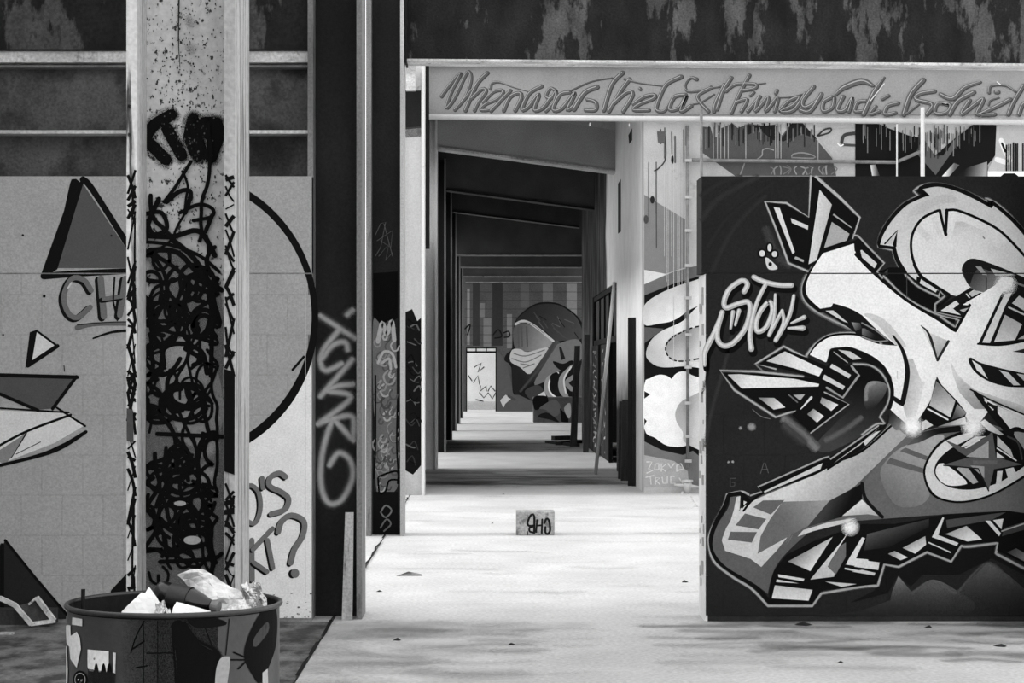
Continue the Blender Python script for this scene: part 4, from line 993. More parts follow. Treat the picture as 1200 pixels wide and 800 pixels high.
c.fill([(755, 432), (860, 432), (860, 540), (755, 540)], 20)
c.fill([(755, 451), (762, 443), (772, 439), (781, 440), (787, 444, 'c'), (793, 437), (803, 435), (815, 441), (850, 450), (850, 500), (812, 518), (800, 523), (782, 522), (768, 513), (755, 502)], 238, smooth=True)
c.fill([(755, 467), (762, 462), (755, 458)], 25); c.fill([(755, 499), (758, 493), (755, 490)], 25)
c.fill([(805, 520), (800, 506), (792, 492), (793, 478), (806, 466), (850, 455), (850, 530)], 190, smooth=True, grad=((795, 490), 170, (815, 500), 210))
c.fill([(755, 517), (775, 527), (800, 533), (812, 528), (850, 560), (850, 577), (755, 577)], 112)
c.fill([(755, 533), (790, 540), (806, 552), (808, 577), (755, 577)], 165, smooth=False); c.fill([(755, 571), (850, 571), (850, 577.5), (755, 577.5)], 180)
for pts in ([(758, 541), (764, 541), (760, 549), (765, 551), (758, 554)], [(768, 543), (772, 543), (772, 550), (767, 550), (768, 543)], [(775, 552), (775, 543), (780, 544), (775, 548), (780, 552)], [(783, 543), (786, 548), (790, 543)], [(793, 552), (793, 545), (798, 543), (801, 549), (794, 551)],
            [(757, 559), (766, 557)], [(762, 558), (763, 567)], [(768, 567), (768, 559), (773, 560), (769, 563), (773, 567)], [(776, 559), (777, 566), (782, 566), (782, 558)], [(790, 558), (786, 558), (786, 566), (791, 566)], [(796, 560), (800, 566)]):
    c.stroke(pts, 1.3, 208, smooth=False)
rg = random.Random(2)
for x in (778.5, 781, 783, 787, 789.5, 794, 796, 799, 803): c.stroke([(x, 170 + rg.uniform(-10, 20)), (x, rg.choice((300, 330, 345, 430)))], rg.uniform(.5, .9), 196, smooth=False, alpha=.8)
for x, a, b in ((769, 190, 290), (760, 190, 260), (779, 150, 185), (774, 152, 168), (787, 155, 180), (791, 160, 190), (801, 152, 190), (804, 148, 170)): c.stroke([(x, a), (x + rg.uniform(-.4, .4), b)], rg.uniform(.8, 2.2), rg.choice((70, 95, 120)), smooth=False)
c.stroke([(779, 155), (780, 185), (772, 197), (767, 200)], 1.6, 60); c.stroke([(769, 200), (769, 250)], 1.2, 70); c.blob((764.5, 234), 2.6, 40, False, 4.5); c.blob((788, 187), 1.6, 30, False, 5); c.blob((757, 257), 2.6, 70, False, 5)
c.fill([(770, 154), (780, 154), (779, 168), (771, 167)], 90)
# strip above the dark wall
M7 = (820, 130, 6.316); M8 = (1010, 130, 6.316)
c.win(*M7)
c.fill([(20, 115), (80, 120), (100, 200), (130, 190), (150, 130), (190, 115), (240, 90), (280, 125), (370, 95), (470, 110), (540, 140), (610, 180), (690, 80), (750, 75), (980, 350), (1010, 480), (260, 480), (20, 310)], 78)
c.fill([(20, 310), (260, 480), (20, 480)], 165)
c.fill([(850, 150), (1160, 120), (1160, 480), (1015, 480), (985, 350)], 168)
c.fill([(350, 180), (440, 140), (540, 215), (620, 225), (760, 170), (870, 210), (760, 90), (690, 80), (610, 200), (560, 100), (480, 110), (420, 110), (330, 100)], 34)
for i in range(70):
    x = rg.uniform(22, 880); a = rg.uniform(85, 150); c.stroke([(x, a), (x, a + rg.uniform(30, 150))], rg.uniform(.6, 1.8), rg.choice((28, 34, 40, 110, 80)), smooth=False)
for x, b in ((100, 350), (130, 350), (155, 350), (185, 350), (210, 350), (560, 350), (580, 350), (600, 350), (875, 360), (340, 350)): c.stroke([(x, 100 if x != 875 else 220), (x, b)], 1.1, 150, smooth=False)
c.stroke([(420, 360), (460, 330), (465, 290), (500, 278), (545, 290)], 1.4, 140); c.stroke([(680, 340), (690, 320), (760, 310), (840, 330), (840, 350), (680, 345)], 1.6, 130); c.stroke([(330, 390), (300, 470)], 1.6, 130)
for k_ in range(14): x = 520 + k_ * 36 + rg.uniform(-12, 12); c.stroke([(x + rg.uniform(-20, 30), 400 + rg.uniform(0, 20)), (x + rg.uniform(-20, 40), 430), (x + rg.uniform(-20, 30), 468)], rg.uniform(1, 2), rg.choice((110, 130, 145)))
c.stroke([(870, 185), (920, 140), (970, 130), (960, 160), (880, 185)], 2, 60); c.stroke([(1050, 230), (1070, 180), (1150, 165)], 4, 60); c.stroke([(1060, 250), (1150, 255)], 3, 70); c.stroke([(1020, 240), (1040, 260), (1060, 250)], 1.6, 225)
c.win(*M8)
c.fill([(-50, 95), (100, 85), (200, 130), (370, 190), (450, 200), (540, 330), (690, 200), (830, 95), (990, 85), (1000, 230), (985, 330), (930, 400), (930, 490), (-50, 490)], 20)
c.fill([(450, 200), (540, 330), (600, 330), (700, 195), (690, 270), (545, 475), (400, 310)], 84)
c.fill([(590, 485), (680, 385), (720, 400), (640, 490)], 200, grad=((620, 440), 220, (680, 450), 90)); c.fill([(690, 490), (780, 420), (925, 375), (925, 490)], 60, grad=((760, 440), 24, (900, 480), 150))
c.fill([(60, 400), (100, 395), (130, 480), (75, 480)], 190, grad=((70, 440), 215, (120, 440), 60))
c.fill([(995, 105), (1330, 90), (1330, 490), (930, 490), (930, 440), (985, 330)], 172); c.fill([(930, 447), (1330, 450), (1330, 490), (930, 490)], 236); c.fill([(1020, 490), (1050, 462), (1130, 462), (1165, 490)], 20)
c.stroke([(1030, 220), (1060, 300), (1090, 380), (1000, 360)], 6, 215); c.stroke([(1035, 240), (1060, 300)], 2.5, 25)
for i in range(90):
    x = rg.uniform(0, 900); a = 90 + abs(x - 440) * -.1 + rg.uniform(20, 110); c.stroke([(x, a), (x, a + rg.uniform(30, 190))], rg.uniform(.5, 1.4), rg.choice((120, 90, 60, 20, 24, 105)), smooth=False)
for x in (1068, 1085, 1100, 1120, 1138, 1150, 1190, 1215): c.stroke([(x, 230 + rg.uniform(0, 30)), (x, 440)], rg.uniform(1, 2.4), 25, smooth=False)
c.build('dripping_mural', wb)

# pipes on the back wall
def pipe(name, pts, r, m, label, clamps=(), cm=None):
    t = thing(name, label, 'pipe', pts[-1] if pts[-1][2] < pts[0][2] else pts[0])
    MB().tube(pts, r, 12).build('tube', m, t, smooth=True)
    for p in clamps:
        MB().box(p[0] - .035, p[0] + .045 * (1 if r < .03 else -1), p[1] - r - .008, YK - .025, p[2] - .018, p[2] + .018).build('clamp', cm or M_PLASTER_G, t)
    return t


Yp = YK - .09
pipe('conduit_pipe', [(XF(503, Yp), Yp, ZF(136.8, Yp)), (XF(760, Yp), Yp, ZF(139.2, Yp)), (7.6, Yp, ZF(144, Yp))], .036, M_PIPE_W, 'long white pipe running under the lettered fascia',
     [(XF(x, Yp), Yp, ZF(y, Yp) - .05) for x, y in ((695, 141), (741, 142))])
Yq = YK - .06
pipe('downpipe', [(XF(806, Yq), Yq, ZF(147, Yq)), (XF(806, Yq), Yq, ZF(548, Yq))], .020, M_PIPE_G, 'thin grey vertical pipe held by pale clamps on the mural wall',
     [(XF(806, Yq), Yq, ZF(y, Yq)) for y in (188, 231, 270, 311, 349, 392, 430, 472, 511, 540)])
pipe('gas_pipe', [(XF(811, Yq), Yq, ZF(187.5, Yq)), (XF(1050, Yq), Yq, ZF(190, Yq)), (XF(1078, Yq), Yq - .02, ZF(178, Yq))], .022, M_PIPE_G, 'grey horizontal pipe crossing the dripping mural above the dark wall')
pipe('riser_pipe', [(XF(820.5, Yq), Yq - .14, 0.0), (XF(820.5, Yq), Yq - .14, ZF(128, Yq))], .018, M_PIPE_G, 'grey riser pipe beside the end of the dark graffiti wall')
pipe('riser_pipe', [(XF(1050, Yq), Yq - .06, 0.0), (XF(1050, Yq), Yq - .06, ZF(146, Yq))], .010, M_PIPE_W, 'thinner pale riser pipe in front of the dripping mural')
pipe('riser_pipe', [(XF(1078, Yq), Yq - .16, 0.0), (XF(1078, Yq), Yq - .16, ZF(128, Yq))], .026, M_PIPE_W, 'thicker pale riser pipe crossing the fascia pipe')
# valve stub at the foot of the grey pipe
t = thing('pipe_valve', 'white broken valve at the foot of the grey vertical pipe', 'valve', (XF(805, Yq), Yq - .05, 0))
bx = XF(805, Yq); vy = Yq - .05
MB().tube([(bx, vy, 0.0), (bx, vy, .06), (bx, vy, .10), (bx, vy, .14)], [.035, .05, .06, .05], 12).build('body', M_PIPE_W, t, smooth=True)
MB().tube([(bx, vy, .14), (bx, vy, .165)], .07, 12).build('flange', M_PIPE_W, t)
MB().tube([(bx - .16, vy, .10), (bx, vy, .09), (bx + .15, vy - .03, .07)], [.015, .03, .02], 8).build('lever', M_PIPE_W, t, smooth=True)
rub = MB(); rg = random.Random(9)

# ================================================================== paint on the columns
def on_web(Y): return wall_canvas(Y + .175, .00003)
# column 0
c = on_web(6.30); c.win()
rg = random.Random(21)
k = (140, 190, 3.2)
c.win(140, 100, 4)
for pts in ([(240, 140), (160, 190), (128, 250), (170, 300), (215, 345)], [(225, 205), (260, 270), (290, 325)], [(345, 160), (330, 230), (345, 290), (365, 330)], [(350, 200), (370, 260), (385, 320)], [(400, 175), (450, 180), (465, 230), (430, 335)], [(455, 180), (440, 260), (435, 330)], [(390, 200), (420, 230)]):
    c.stroke(pts, 27, 6, soft=True); c.stroke(pts, 14, 6)
for i in range(420):      # rusty spatter
    x = rg.gauss(300, 80); y = rg.uniform(-380, 640)
    if 115 < x < 480: c.blob((x, y), rg.uniform(.3, 1.1), rg.choice((40, 55, 90)), False, rg.uniform(.4, 1.6))
c.stroke([(282, -400), (280, -210), (287, -80)], [2, 1.5, .6], 45); c.blob((330, -300), 7, 130, ry=9, alpha=.7); c.blob((340, -170), 9, 130, ry=8, alpha=.6)
c.win(*k)
c.fill([(95, 330), (140, 440), (110, 560), (95, 800), (92, 1595), (385, 1595), (388, 900), (385, 520), (340, 470), (250, 360), (170, 330)], 96, smooth=True, alpha=.85)
c.fill([(150, 760), (300, 640), (380, 820), (380, 1000), (250, 1050)], 132, smooth=True, alpha=.8)
for p, r in (((230, 715), 18), ((250, 770), 14), ((330, 1170), 16), ((330, 1060), 18)): c.blob(p, r, 150, alpha=.8)
S0 = [[(270, 0), (215, 90), (170, 150)], [(180, 150), (230, 110), (270, 115), (250, 190)], [(230, 190), (300, 160), (350, 175), (348, 205), (280, 220)], [(350, 200), (325, 260)], [(100, 195), (160, 190), (180, 250), (130, 270), (105, 220)], [(150, 140), (115, 220), (100, 290)], [(90, 275), (200, 280), (300, 260), (360, 350)],
      [(100, 300), (190, 310), (300, 350), (375, 410)], [(120, 330), (220, 340), (300, 420), (385, 480)], [(200, 290), (280, 360), (340, 460), (370, 600)], [(95, 440), (190, 450), (260, 430), (380, 480)], [(150, 570), (190, 450), (210, 440)], [(180, 600), (260, 440), (240, 560)], [(100, 580), (130, 480), (180, 455)],
      [(95, 600), (200, 640), (300, 660), (360, 680)], [(200, 610), (260, 590), (300, 630), (260, 660)], [(340, 470), (380, 600), (360, 615), (350, 560)], [(350, 620), (345, 800)], [(120, 650), (130, 800)], [(170, 760), (170, 700), (230, 680), (310, 710), (330, 790)], [(250, 700), (310, 740), (280, 760)]]
for pts in S0:
    c.stroke(pts, rg.uniform(4, 6.5), 9)
def loops(n, x0, x1, y0, y1, w0, w1):
    """loose looping pen lines, turned back at the borders of the web"""
    for i in range(n):
        x, y = rg.uniform(x0, x1), rg.uniform(y0, y1); a = rg.uniform(0, 2 * PI); turn = rg.uniform(-.9, .9); pts = [(x, y)]
        for q in range(rg.randint(5, 13)):
            a += turn + rg.uniform(-.35, .35); x += 34 * math.cos(a) * .8; y += 34 * math.sin(a)
            if x < x0 or x > x1: a = PI - a; x = min(max(x, x0), x1)
            pts.append((x, y))
        c.stroke(pts, rg.uniform(w0, w1), rg.choice((8, 9, 12)))


loops(30, 100, 372, 260, 680, 3, 5.5)
k2 = (140, 430, 3.077); c.win(*k2)
loops(12, 100, 355, 10, 150, 3, 5.5); loops(10, 100, 355, 330, 480, 3, 5.5); loops(26, 100, 355, 20, 800, 3, 5.5); loops(10, 110, 340, 480, 700, 3.5, 6)
for cx_, cy_, rx, ry in ((220, 490, 40, 16), (265, 620, 55, 28), (270, 600, 65, 45), (230, 410, 60, 45), (250, 100, 60, 40), (230, 130, 80, 60), (280, 560, 50, 25)):
    c.stroke([(cx_ + rx * math.cos(t * PI / 4), cy_ + ry * math.sin(t * PI / 4)) for t in range(8)], 5, 9, closed=True)
c.blob((265, 622), 10, 165, False, 5); c.blob((222, 490), 7, 160, False, 3)
for pts in ([(100, 510), (140, 570), (95, 650)], [(150, 700), (330, 690), (370, 670)], [(90, 40), (110, 180)], [(140, 240), (380, 250)], [(330, 260), (300, 130)]): c.stroke(pts, 5, 9)
c.build('scribble', columns[0])
c = wall_canvas(6.30, .00003); c.win()
for xa, xb in ((148.8, 159.8), (263.5, 275.5)):          # crossed strokes on the flange edges
    y = 205
    while y < 1005:
        h = rg.uniform(14, 46)
        if not (xa > 200 and 425 < y < 560):
            m_ = rg.random()
            if m_ < .75: c.stroke([(xa + 1, y), ((xa + xb) / 2 + rg.uniform(-2, 2), y + h * rg.uniform(.3, .7)), (xb - 1, y + h)], rg.uniform(1.6, 4.2), 12, cap=False)
            if .3 < m_: c.stroke([(xb - 1, y + rg.uniform(-12, 12)), (xa + 1, y + h * rg.uniform(.5, 1.2))], rg.uniform(1.4, 4.4), 12, smooth=False, cap=False)
            if m_ < .35: c.stroke([(xa + 1, y + h * rg.uniform(0, .8)), (xb - 1, y + h * rg.uniform(0, .8))], rg.uniform(2, 5), 14, smooth=False, cap=False)
            if m_ > .7 and xa < 200: c.stroke([(xb - rg.uniform(1, 5), y), (xb - rg.uniform(1, 5), y + h * 1.6)], rg.uniform(1.5, 3), 14, smooth=False)
        y += h * rg.uniform(.4, 1.0)
c.fill([(263, 432), (275.5, 436), (275, 556), (263, 552)], 10); c.fill([(263, 587), (275, 584), (275, 590), (263, 592)], 10); c.fill([(263, 597), (275, 594), (275, 602), (263, 603)], 12)
c.fill([(148.8, 478), (156, 480), (157, 518), (148.8, 516)], 70)
for y in (125, 158): c.blob((151.5, y), 2.6, 30, True, 3.5)
c.build('edge_scribble', columns[0])
# column 1: pale soft tag
c = on_web(12.60); c.win(355, 350, 2.857)
tagl = [[(60, 58), (110, 90), (172, 130)], [(118, 108), (72, 165), (58, 205), (75, 240), (128, 218)], [(60, 205), (100, 155), (140, 145), (150, 168)], [(164, 205), (60, 325)], [(75, 308), (115, 292), (165, 286)], [(80, 308), (160, 330), (60, 412)], [(52, 418), (100, 402), (165, 395), (168, 470)], [(100, 400), (168, 472)], [(90, 555), (120, 516), (158, 540), (166, 600), (130, 672), (85, 682), (60, 620), (66, 510), (98, 405)], [(150, 52), (165, 40)]]
for pts in tagl: c.stroke(pts, 15, 120, soft=True, alpha=.5)
for pts in tagl: c.stroke(pts, 9.5, 178, soft=True)
c.build('pale_tag', columns[1])
# column 2: crowded pale tags
c = on_web(18.80); c.win()
xa, xb = 437.5, 468
c.fill([(xa, 375), (448, 380), (458, 372), (464, 395), (465, 480), (467, 550), (463, 575), (442, 578), (440, 500), (437.5, 470)], 118, smooth=True)
c.fill([(xa, 320), (466, 318), (466, 372), (450, 385), (xa, 370)], 12); c.fill([(xa, 576), (466, 576), (467, 627), (xa, 627)], 22)
rg = random.Random(31)
for i in range(60):
    x = rg.uniform(442, 463); y = rg.uniform(380, 572); r = rg.uniform(2, 7)
    c.stroke([(x + r * math.cos(a), y + r * 1.2 * math.sin(a)) for a in (0, 1, 2, 3.3, 4.4)], rg.uniform(1, 2.6), rg.choice((165, 150, 80, 95, 185)))
for pts, w, g in (([(443, 400), (448, 378), (453, 392), (459, 376), (462, 398)], 5, 190), ([(443, 425), (450, 412), (460, 415), (464, 430)], 3, 195), ([(448, 425), (456, 420), (458, 432)], 3, 190), ([(443, 560), (445, 578), (452, 575), (456, 563), (466, 562)], 2.2, 12), ([(444, 558), (465, 552), (466, 566)], 2.2, 12),
                  ([(446, 600), (452, 592), (459, 598), (452, 606), (446, 600)], 1.8, 130), ([(446, 618), (453, 608), (458, 614), (450, 622)], 1.8, 120), ([(440, 440), (440, 520), (438, 560)], 2, 14), ([(466, 470), (465, 520), (467, 560)], 2, 20)): c.stroke(pts, w, g)
for pts in ([(440, 275), (446, 262), (452, 260), (446, 290), (440, 300)], [(442, 282), (460, 270), (458, 290), (446, 282)], [(444, 300), (456, 285), (452, 305), (460, 296)], [(450, 262), (460, 300)]): c.stroke(pts, .7, 95, smooth=False)
c.build('bubble_tags', columns[2])
# column 3: blackened
c = on_web(24.80); c.win()
c.fill([(470, 368), (483, 362), (489, 376), (493.5, 372), (493.5, 545), (484, 556), (470, 548)], 24); c.fill([(470, 106), (493.5, 106), (493.5, 150), (470, 152)], 46)
c.fill([(470, 150), (493.5, 148), (493.5, 160), (470, 162)], 90, alpha=.6)
for i in range(26): y = rg.uniform(372, 545); x = rg.uniform(474, 486); c.stroke([(x, y), (x + 6, y + rg.uniform(-8, 8)), (x + 10, y + 4)], rg.uniform(.8, 2), rg.choice((75, 55, 12, 12, 100)))
c.build('blackened_paint', columns[3])

# ================================================================== far end: masked head, stripes, plinth, yard wall
c = wall_canvas(YE, .0004); c.win()
for x, a, b, w, g in ((571, 372, 406, 9, 112), (597, 368, 408, 6, 118), (642, 330, 354, 12, 108), (670, 332, 372, 12, 125), (549, 338, 404, 3, 130), (565, 355, 372, 6, 110), (615, 330, 360, 10, 92), (583, 330, 405, 12, 48), (558, 330, 405, 8, 52)):
    c.fill([(x - w / 2, a), (x + w / 2, a), (x + w / 2, b), (x - w / 2, b)], g)
for k_ in range(8): y = 332 + k_ * 10; c.stroke([(545, y), (700, y)], .5, 50, smooth=False)
for pts in ([(578, 392), (584, 386), (588, 394), (580, 396)], [(590, 390), (596, 388), (597, 394), (591, 395)], [(545, 385), (551, 380), (548, 392)]): c.stroke(pts, 1.6, 22)
c.win(570, 340, 5)
c.fill([(60, 350), (120, 420), (160, 600), (280, 700), (280, 715), (62, 715)], 82)
c.fill([(150, 340), (160, 220), (190, 150), (290, 78), (400, 72), (490, 115), (560, 190), (600, 330), (560, 420), (500, 600), (300, 650), (250, 640), (190, 612), (155, 600), (145, 450), (105, 410), (120, 370)], 24, smooth=True)
c.fill([(178, 185), (205, 145), (290, 88), (400, 82), (485, 122), (540, 180), (560, 280), (440, 295), (390, 300), (330, 240), (270, 205)], 46, smooth=True, grad=((250, 100), 40, (520, 250), 66))
for i in range(16): x = rg.uniform(260, 520); y = rg.uniform(110, 270); c.stroke([(x, y), (x + rg.uniform(20, 60), y + rg.uniform(20, 50))], 1, rg.choice((26, 70, 85)))
c.fill([(168, 205), (270, 210), (385, 305), (350, 340), (240, 358), (166, 335)], 112, smooth=True, grad=((180, 270), 84, (340, 320), 140))
for x in (185, 205, 235): c.stroke([(x, 215), (x + 5, 330)], 2, 80)
c.stroke([(172, 198), (220, 180), (290, 215), (392, 298)], 2.8, 185); c.stroke([(190, 190), (260, 195), (340, 255)], .8, 110)
c.fill([(140, 415), (150, 350), (200, 345), (240, 362), (360, 335), (330, 395), (255, 490), (200, 452)], 178, smooth=True)
for pts in ([(160, 370), (230, 385), (340, 350)], [(150, 400), (230, 420), (320, 380)], [(200, 430), (260, 440)], [(215, 455), (280, 430)]): c.stroke(pts, 1.2, 105)
c.fill([(150, 445), (205, 460), (250, 495), (325, 400), (395, 300), (435, 320), (385, 425), (240, 565), (185, 608), (160, 590)], 56, smooth=True, grad=((200, 500), 30, (360, 400), 74))
c.stroke([(395, 310), (330, 430), (200, 590)], 4, 66, soft=True)
c.fill([(395, 350), (430, 310), (540, 290), (560, 400), (420, 480), (330, 540), (280, 540)], 105, smooth=True)
c.fill([(425, 330), (440, 335), (462, 400), (438, 410)], 30); c.fill([(225, 590), (300, 555), (335, 590), (320, 640), (270, 650)], 58, smooth=True)
c.fill([(390, 415), (450, 430), (500, 410), (530, 440), (450, 470), (410, 450)], 18, smooth=True)
for pts, w, g in (([(415, 480), (360, 520), (360, 600), (440, 660), (470, 720)], [2, 5, 6, 5, 5], 140), ([(420, 485), (370, 530), (375, 600), (450, 655)], 2, 215), ([(500, 440), (440, 520), (450, 600), (510, 640)], [2, 6, 7, 5], 130), ([(495, 450), (455, 520), (465, 600)], 2, 190), ([(520, 500), (470, 540), (500, 580)], 5, 120)): c.stroke(pts, w, g)
c.fill([(375, 500), (415, 480), (425, 520), (400, 590), (380, 560)], 16, smooth=True); c.fill([(475, 590), (520, 600), (520, 640), (480, 620)], 16)
c.fill([(80, 645), (112, 612), (148, 632), (110, 665), (100, 688)], 185); c.stroke([(130, 620), (165, 640)], 3, 70)
c.fill([(300, 615), (340, 590), (350, 620)], 190)
c.build('masked_head_mural', we)
c = wall_canvas(YLB, .002); c.win(570, 340, 5)
c.fill([(278, 626), (350, 620), (360, 660), (300, 700), (278, 690)], 24, smooth=True); c.fill([(300, 740), (350, 715), (400, 745), (430, 778), (380, 760)], 36, smooth=True)
c.fill([(310, 690), (400, 640), (440, 700), (400, 740), (350, 700)], 112, smooth=True); c.fill([(430, 690), (480, 740), (480, 778), (440, 770)], 24); c.fill([(455, 690), (490, 660), (495, 730), (480, 750)], 190, smooth=True)
c.build('mural_paint', lb)
c = Canvas(lambda px, py, d: P(px, py, YE + 3) - Vector((0, d + .002, 0)), .002); c.win()
for pts in ([(555, 448), (560, 440), (562, 450)], [(563, 452), (563, 458), (570, 452), (570, 458)], [(572, 458), (575, 452), (580, 458)], [(562, 460), (567, 466), (572, 460), (577, 467), (581, 460)], [(556, 430), (564, 425), (560, 436), (567, 430)], [(549, 440), (553, 446)], [(558, 468), (566, 470)]): c.stroke(pts, 1.2, 45, smooth=False)
c.fill([(540, 470), (590, 470), (590, 486), (540, 486)], 200, alpha=.5)
c.build('black_scrawl', wy)

# ================================================================== oil drum and rubbish
DX, DY, DR, DH = XF(204, 5.75), 5.75, 0.2925, 0.89
M_DRUM = mat('grey_drum_paint', 54, .45, .2, 5, 60, .15, .08, dark=40, dthr=.55, dscale=3, dsoft=.15)
M_DRUM_IN = mat('drum_inside', 26, .7, .3, 6)
drum = thing('oil_drum', 'dented steel oil drum used as a rubbish bin, patched with torn white stickers', 'drum', (DX, DY, 0))
prof = [(DR - .01, 0), (DR, .005), (DR, .28), (DR + .008, .295), (DR + .008, .305), (DR, .32), (DR, .57), (DR + .008, .585), (DR + .008, .595), (DR, .61), (DR, DH - .018)]
MB().lathe((DX, DY, 0), prof, 72).build('shell', M_DRUM, drum, smooth=True)
MB().lathe((DX, DY, 0), [(DR - .006, DH - .01), (DR - .008, .3), (0.02, .29)], 72).build('inner_wall', M_DRUM_IN, drum, smooth=True)
MB().tube([(DX + (DR + .002) * math.cos(t * PI / 36), DY + (DR + .002) * math.sin(t * PI / 36), DH - .008) for t in range(73)], .0075, 8, cap=False).build('rim', mat('drum_rim', 32, .4, .3, 8), drum, smooth=True)


def drum_map(px, py, d):
    dx = max(-.995, min(.995, (px - 204) / 123.0)); a = math.asin(dx)
    r = DR + .001 + d
    y = DY - r * math.cos(a)
    return Vector((DX + r * math.sin(a), y, ZF(py, y)))


c = Canvas(drum_map, .00005); c.win(60, 690, 4.2857)
c.fill([(440, 130), (900, 130), (880, 700), (440, 700)], 24, cut=5, grad=((440, 300), 24, (640, 300), 24, 0, .7))  # shaded right side of the drum painted on, fading out leftwards
c.fill([(690, 200), (700, 160), (740, 165), (790, 250), (850, 300), (900, 330), (870, 480), (840, 700), (700, 700), (710, 400)], 10, smooth=True, cut=4)
c.stroke([(690, 180), (695, 300), (705, 450), (700, 560)], 7, 10, soft=True); c.stroke([(750, 175), (800, 255), (900, 330), (870, 480)], 9, 10, soft=True)
c.fill([(760, 140), (900, 150), (930, 180), (800, 195)], 14, smooth=True, cut=4)
c.fill([(1085, 110), (1135, 100), (1138, 260), (1120, 360), (1080, 470), (1050, 440), (1010, 340), (1030, 230)], 12, smooth=True, cut=3)
c.fill([(1062, 225), (1105, 165), (1108, 215), (1060, 290), (1046, 270)], 62, smooth=True, cut=3)
for pts, w in (([(555, 160), (515, 240), (490, 320)], 1.6), ([(555, 262), (500, 300)], 2), ([(620, 160), (620, 520)], 1), ([(552, 160), (552, 520)], .9), ([(570, 322), (690, 320)], 1.6), ([(515, 395), (570, 385)], 1.6), ([(830, 170), (870, 290)], 1.2), ([(945, 150), (930, 330)], 1), ([(950, 355), (1015, 355)], 1.8), ([(965, 318), (1010, 340)], 1.8), ([(985, 400), (1015, 365)], 1.8)):
    q = [(pts[0][0] + (pts[-1][0] - pts[0][0]) * k / 8, pts[0][1] + (pts[-1][1] - pts[0][1]) * k / 8) for k in range(9)] if len(pts) == 2 else pts
    c.stroke(q, w, 14)
c.fill([(905, 350), (935, 338), (948, 350), (940, 440), (920, 560), (885, 560), (885, 420)], 150, smooth=True, cut=3)
c.fill([(1085, 420), (1105, 400), (1110, 560), (1085, 560)], 170, cut=2)
c.build('marks_and_side_shade', drum)
c = Canvas(drum_map, .00005); c.win(60, 690, 4.2857); c.layer = 30
c.fill([(165, 142), (230, 150), (230, 186), (162, 178)], 205, cut=4); c.build('sticker', drum)
c = Canvas(drum_map, .00005); c.win(60, 690, 4.2857); c.layer = 30
c.fill([(100, 185), (118, 180), (150, 182), (152, 235), (170, 228), (195, 215), (215, 245), (222, 300), (195, 395), (150, 350), (142, 290), (112, 270), (104, 230)], 226, cut=3)
c.fill([(102, 285), (116, 290), (128, 400), (120, 560), (100, 560)], 226, cut=2); c.build('torn_sticker', drum)
c = Canvas(drum_map, .00005); c.win(60, 690, 4.2857); c.layer = 30
c.fill([(262, 303), (378, 312), (378, 420), (270, 412), (262, 390)], 222, cut=4); c.fill([(400, 318), (415, 320), (412, 425), (400, 420)], 205, cut=4)
for x in (310, 350, 380): c.fill([(x - 10, 400), (x, 372), (x + 12, 395), (x + 16, 470), (x - 18, 480)], 12, smooth=True, cut=3)
c.fill([(265, 400), (300, 405), (410, 420), (410, 540), (265, 540)], 34, cut=4, alpha=.8); c.blob((300, 350), 1.6, 120); c.build('label_sticker', drum)
c = Canvas(drum_map, .00005); c.win(60, 690, 4.2857); c.layer = 30
for r, g in ((46, 16), (34, 190), (31, 16)): c.fill([(216 + r * math.cos(t * PI / 12), 455 + r * math.sin(t * PI / 12)) for t in range(24)], g, cut=3)
c.stroke([(205, 455), (228, 455), (212, 485)], 1.8, 230, smooth=False); c.build('round_emblem_sticker', drum)


def crumple(name, label, cat, o, u, v, outline, m, amp, seed, n=14, thick=.002, fold=0.0, freq=9):
    """sheet spanned by u, v from o, cut to an outline in (0..1, 0..1), creased and given thickness"""
    o, u, v = Vector(o), Vector(u), Vector(v); w = u.cross(v).normalized()
    pts = [Vector(p) for p in outline]
    tris = tessellate_polygon([[Vector((p.x, p.y, 0)) for p in pts]])
    bm = bmesh.new(); bv = [bm.verts.new((p.x, p.y, 0)) for p in pts]
    for t in tris:
        try: bm.faces.new([bv[i] for i in t])
        except ValueError: pass
    for ax in ((1, 0, 0), (0, 1, 0), (.7, .7, 0)):
        for k in range(1, n):
            t = k / n * (1.42 if ax[0] == .7 else 1)
            bmesh.ops.bisect_plane(bm, geom=bm.verts[:] + bm.edges[:] + bm.faces[:], plane_co=(ax[0] * t, ax[1] * t, 0), plane_no=ax)
    bmesh.ops.triangulate(bm, faces=bm.faces[:])
    for q in bm.verts:
        x, y = q.co.x, q.co.y
        h = noise.noise(Vector((x * 3 + seed, y * 3, seed))) + .5 * abs(noise.noise(Vector((x * freq + seed, y * freq, 3)))) - fold * abs(x - .5)
        q.co = o + u * x + v * y + w * (h * amp)
    r = bmesh.ops.extrude_face_region(bm, geom=bm.faces[:])
    for e in r['geom']:
        if isinstance(e, bmesh.types.BMVert): e.co += w * thick
    bmesh.ops.recalc_face_normals(bm, faces=bm.faces[:])
    me = bpy.data.meshes.new(name); bm.to_mesh(me); bm.free()
    return tag(link(name, me, None, (m,)), label, cat)


M_PAPER = mat('white_paper', 238, .8, .04, 6, 60, .04, .05)
M_BAG = mat('pale_plastic_bag', 215, .45, .1, 12, 60, .08, .05, dark=120, dthr=.6, dscale=9, dsoft=.1)
M_FOIL = mat('crumpled_foil', 190, .25, .3, 14, 60, .1, .1, metal=.6)
M_BOTTLE = mat('dark_bottle_plastic', 8, .2, .2, 8, 40, .1, .02)
M_TRASH = mat('dark_refuse', 34, .8, .5, 16, 60, .3, .3, dark=100, dthr=.62, dscale=22)
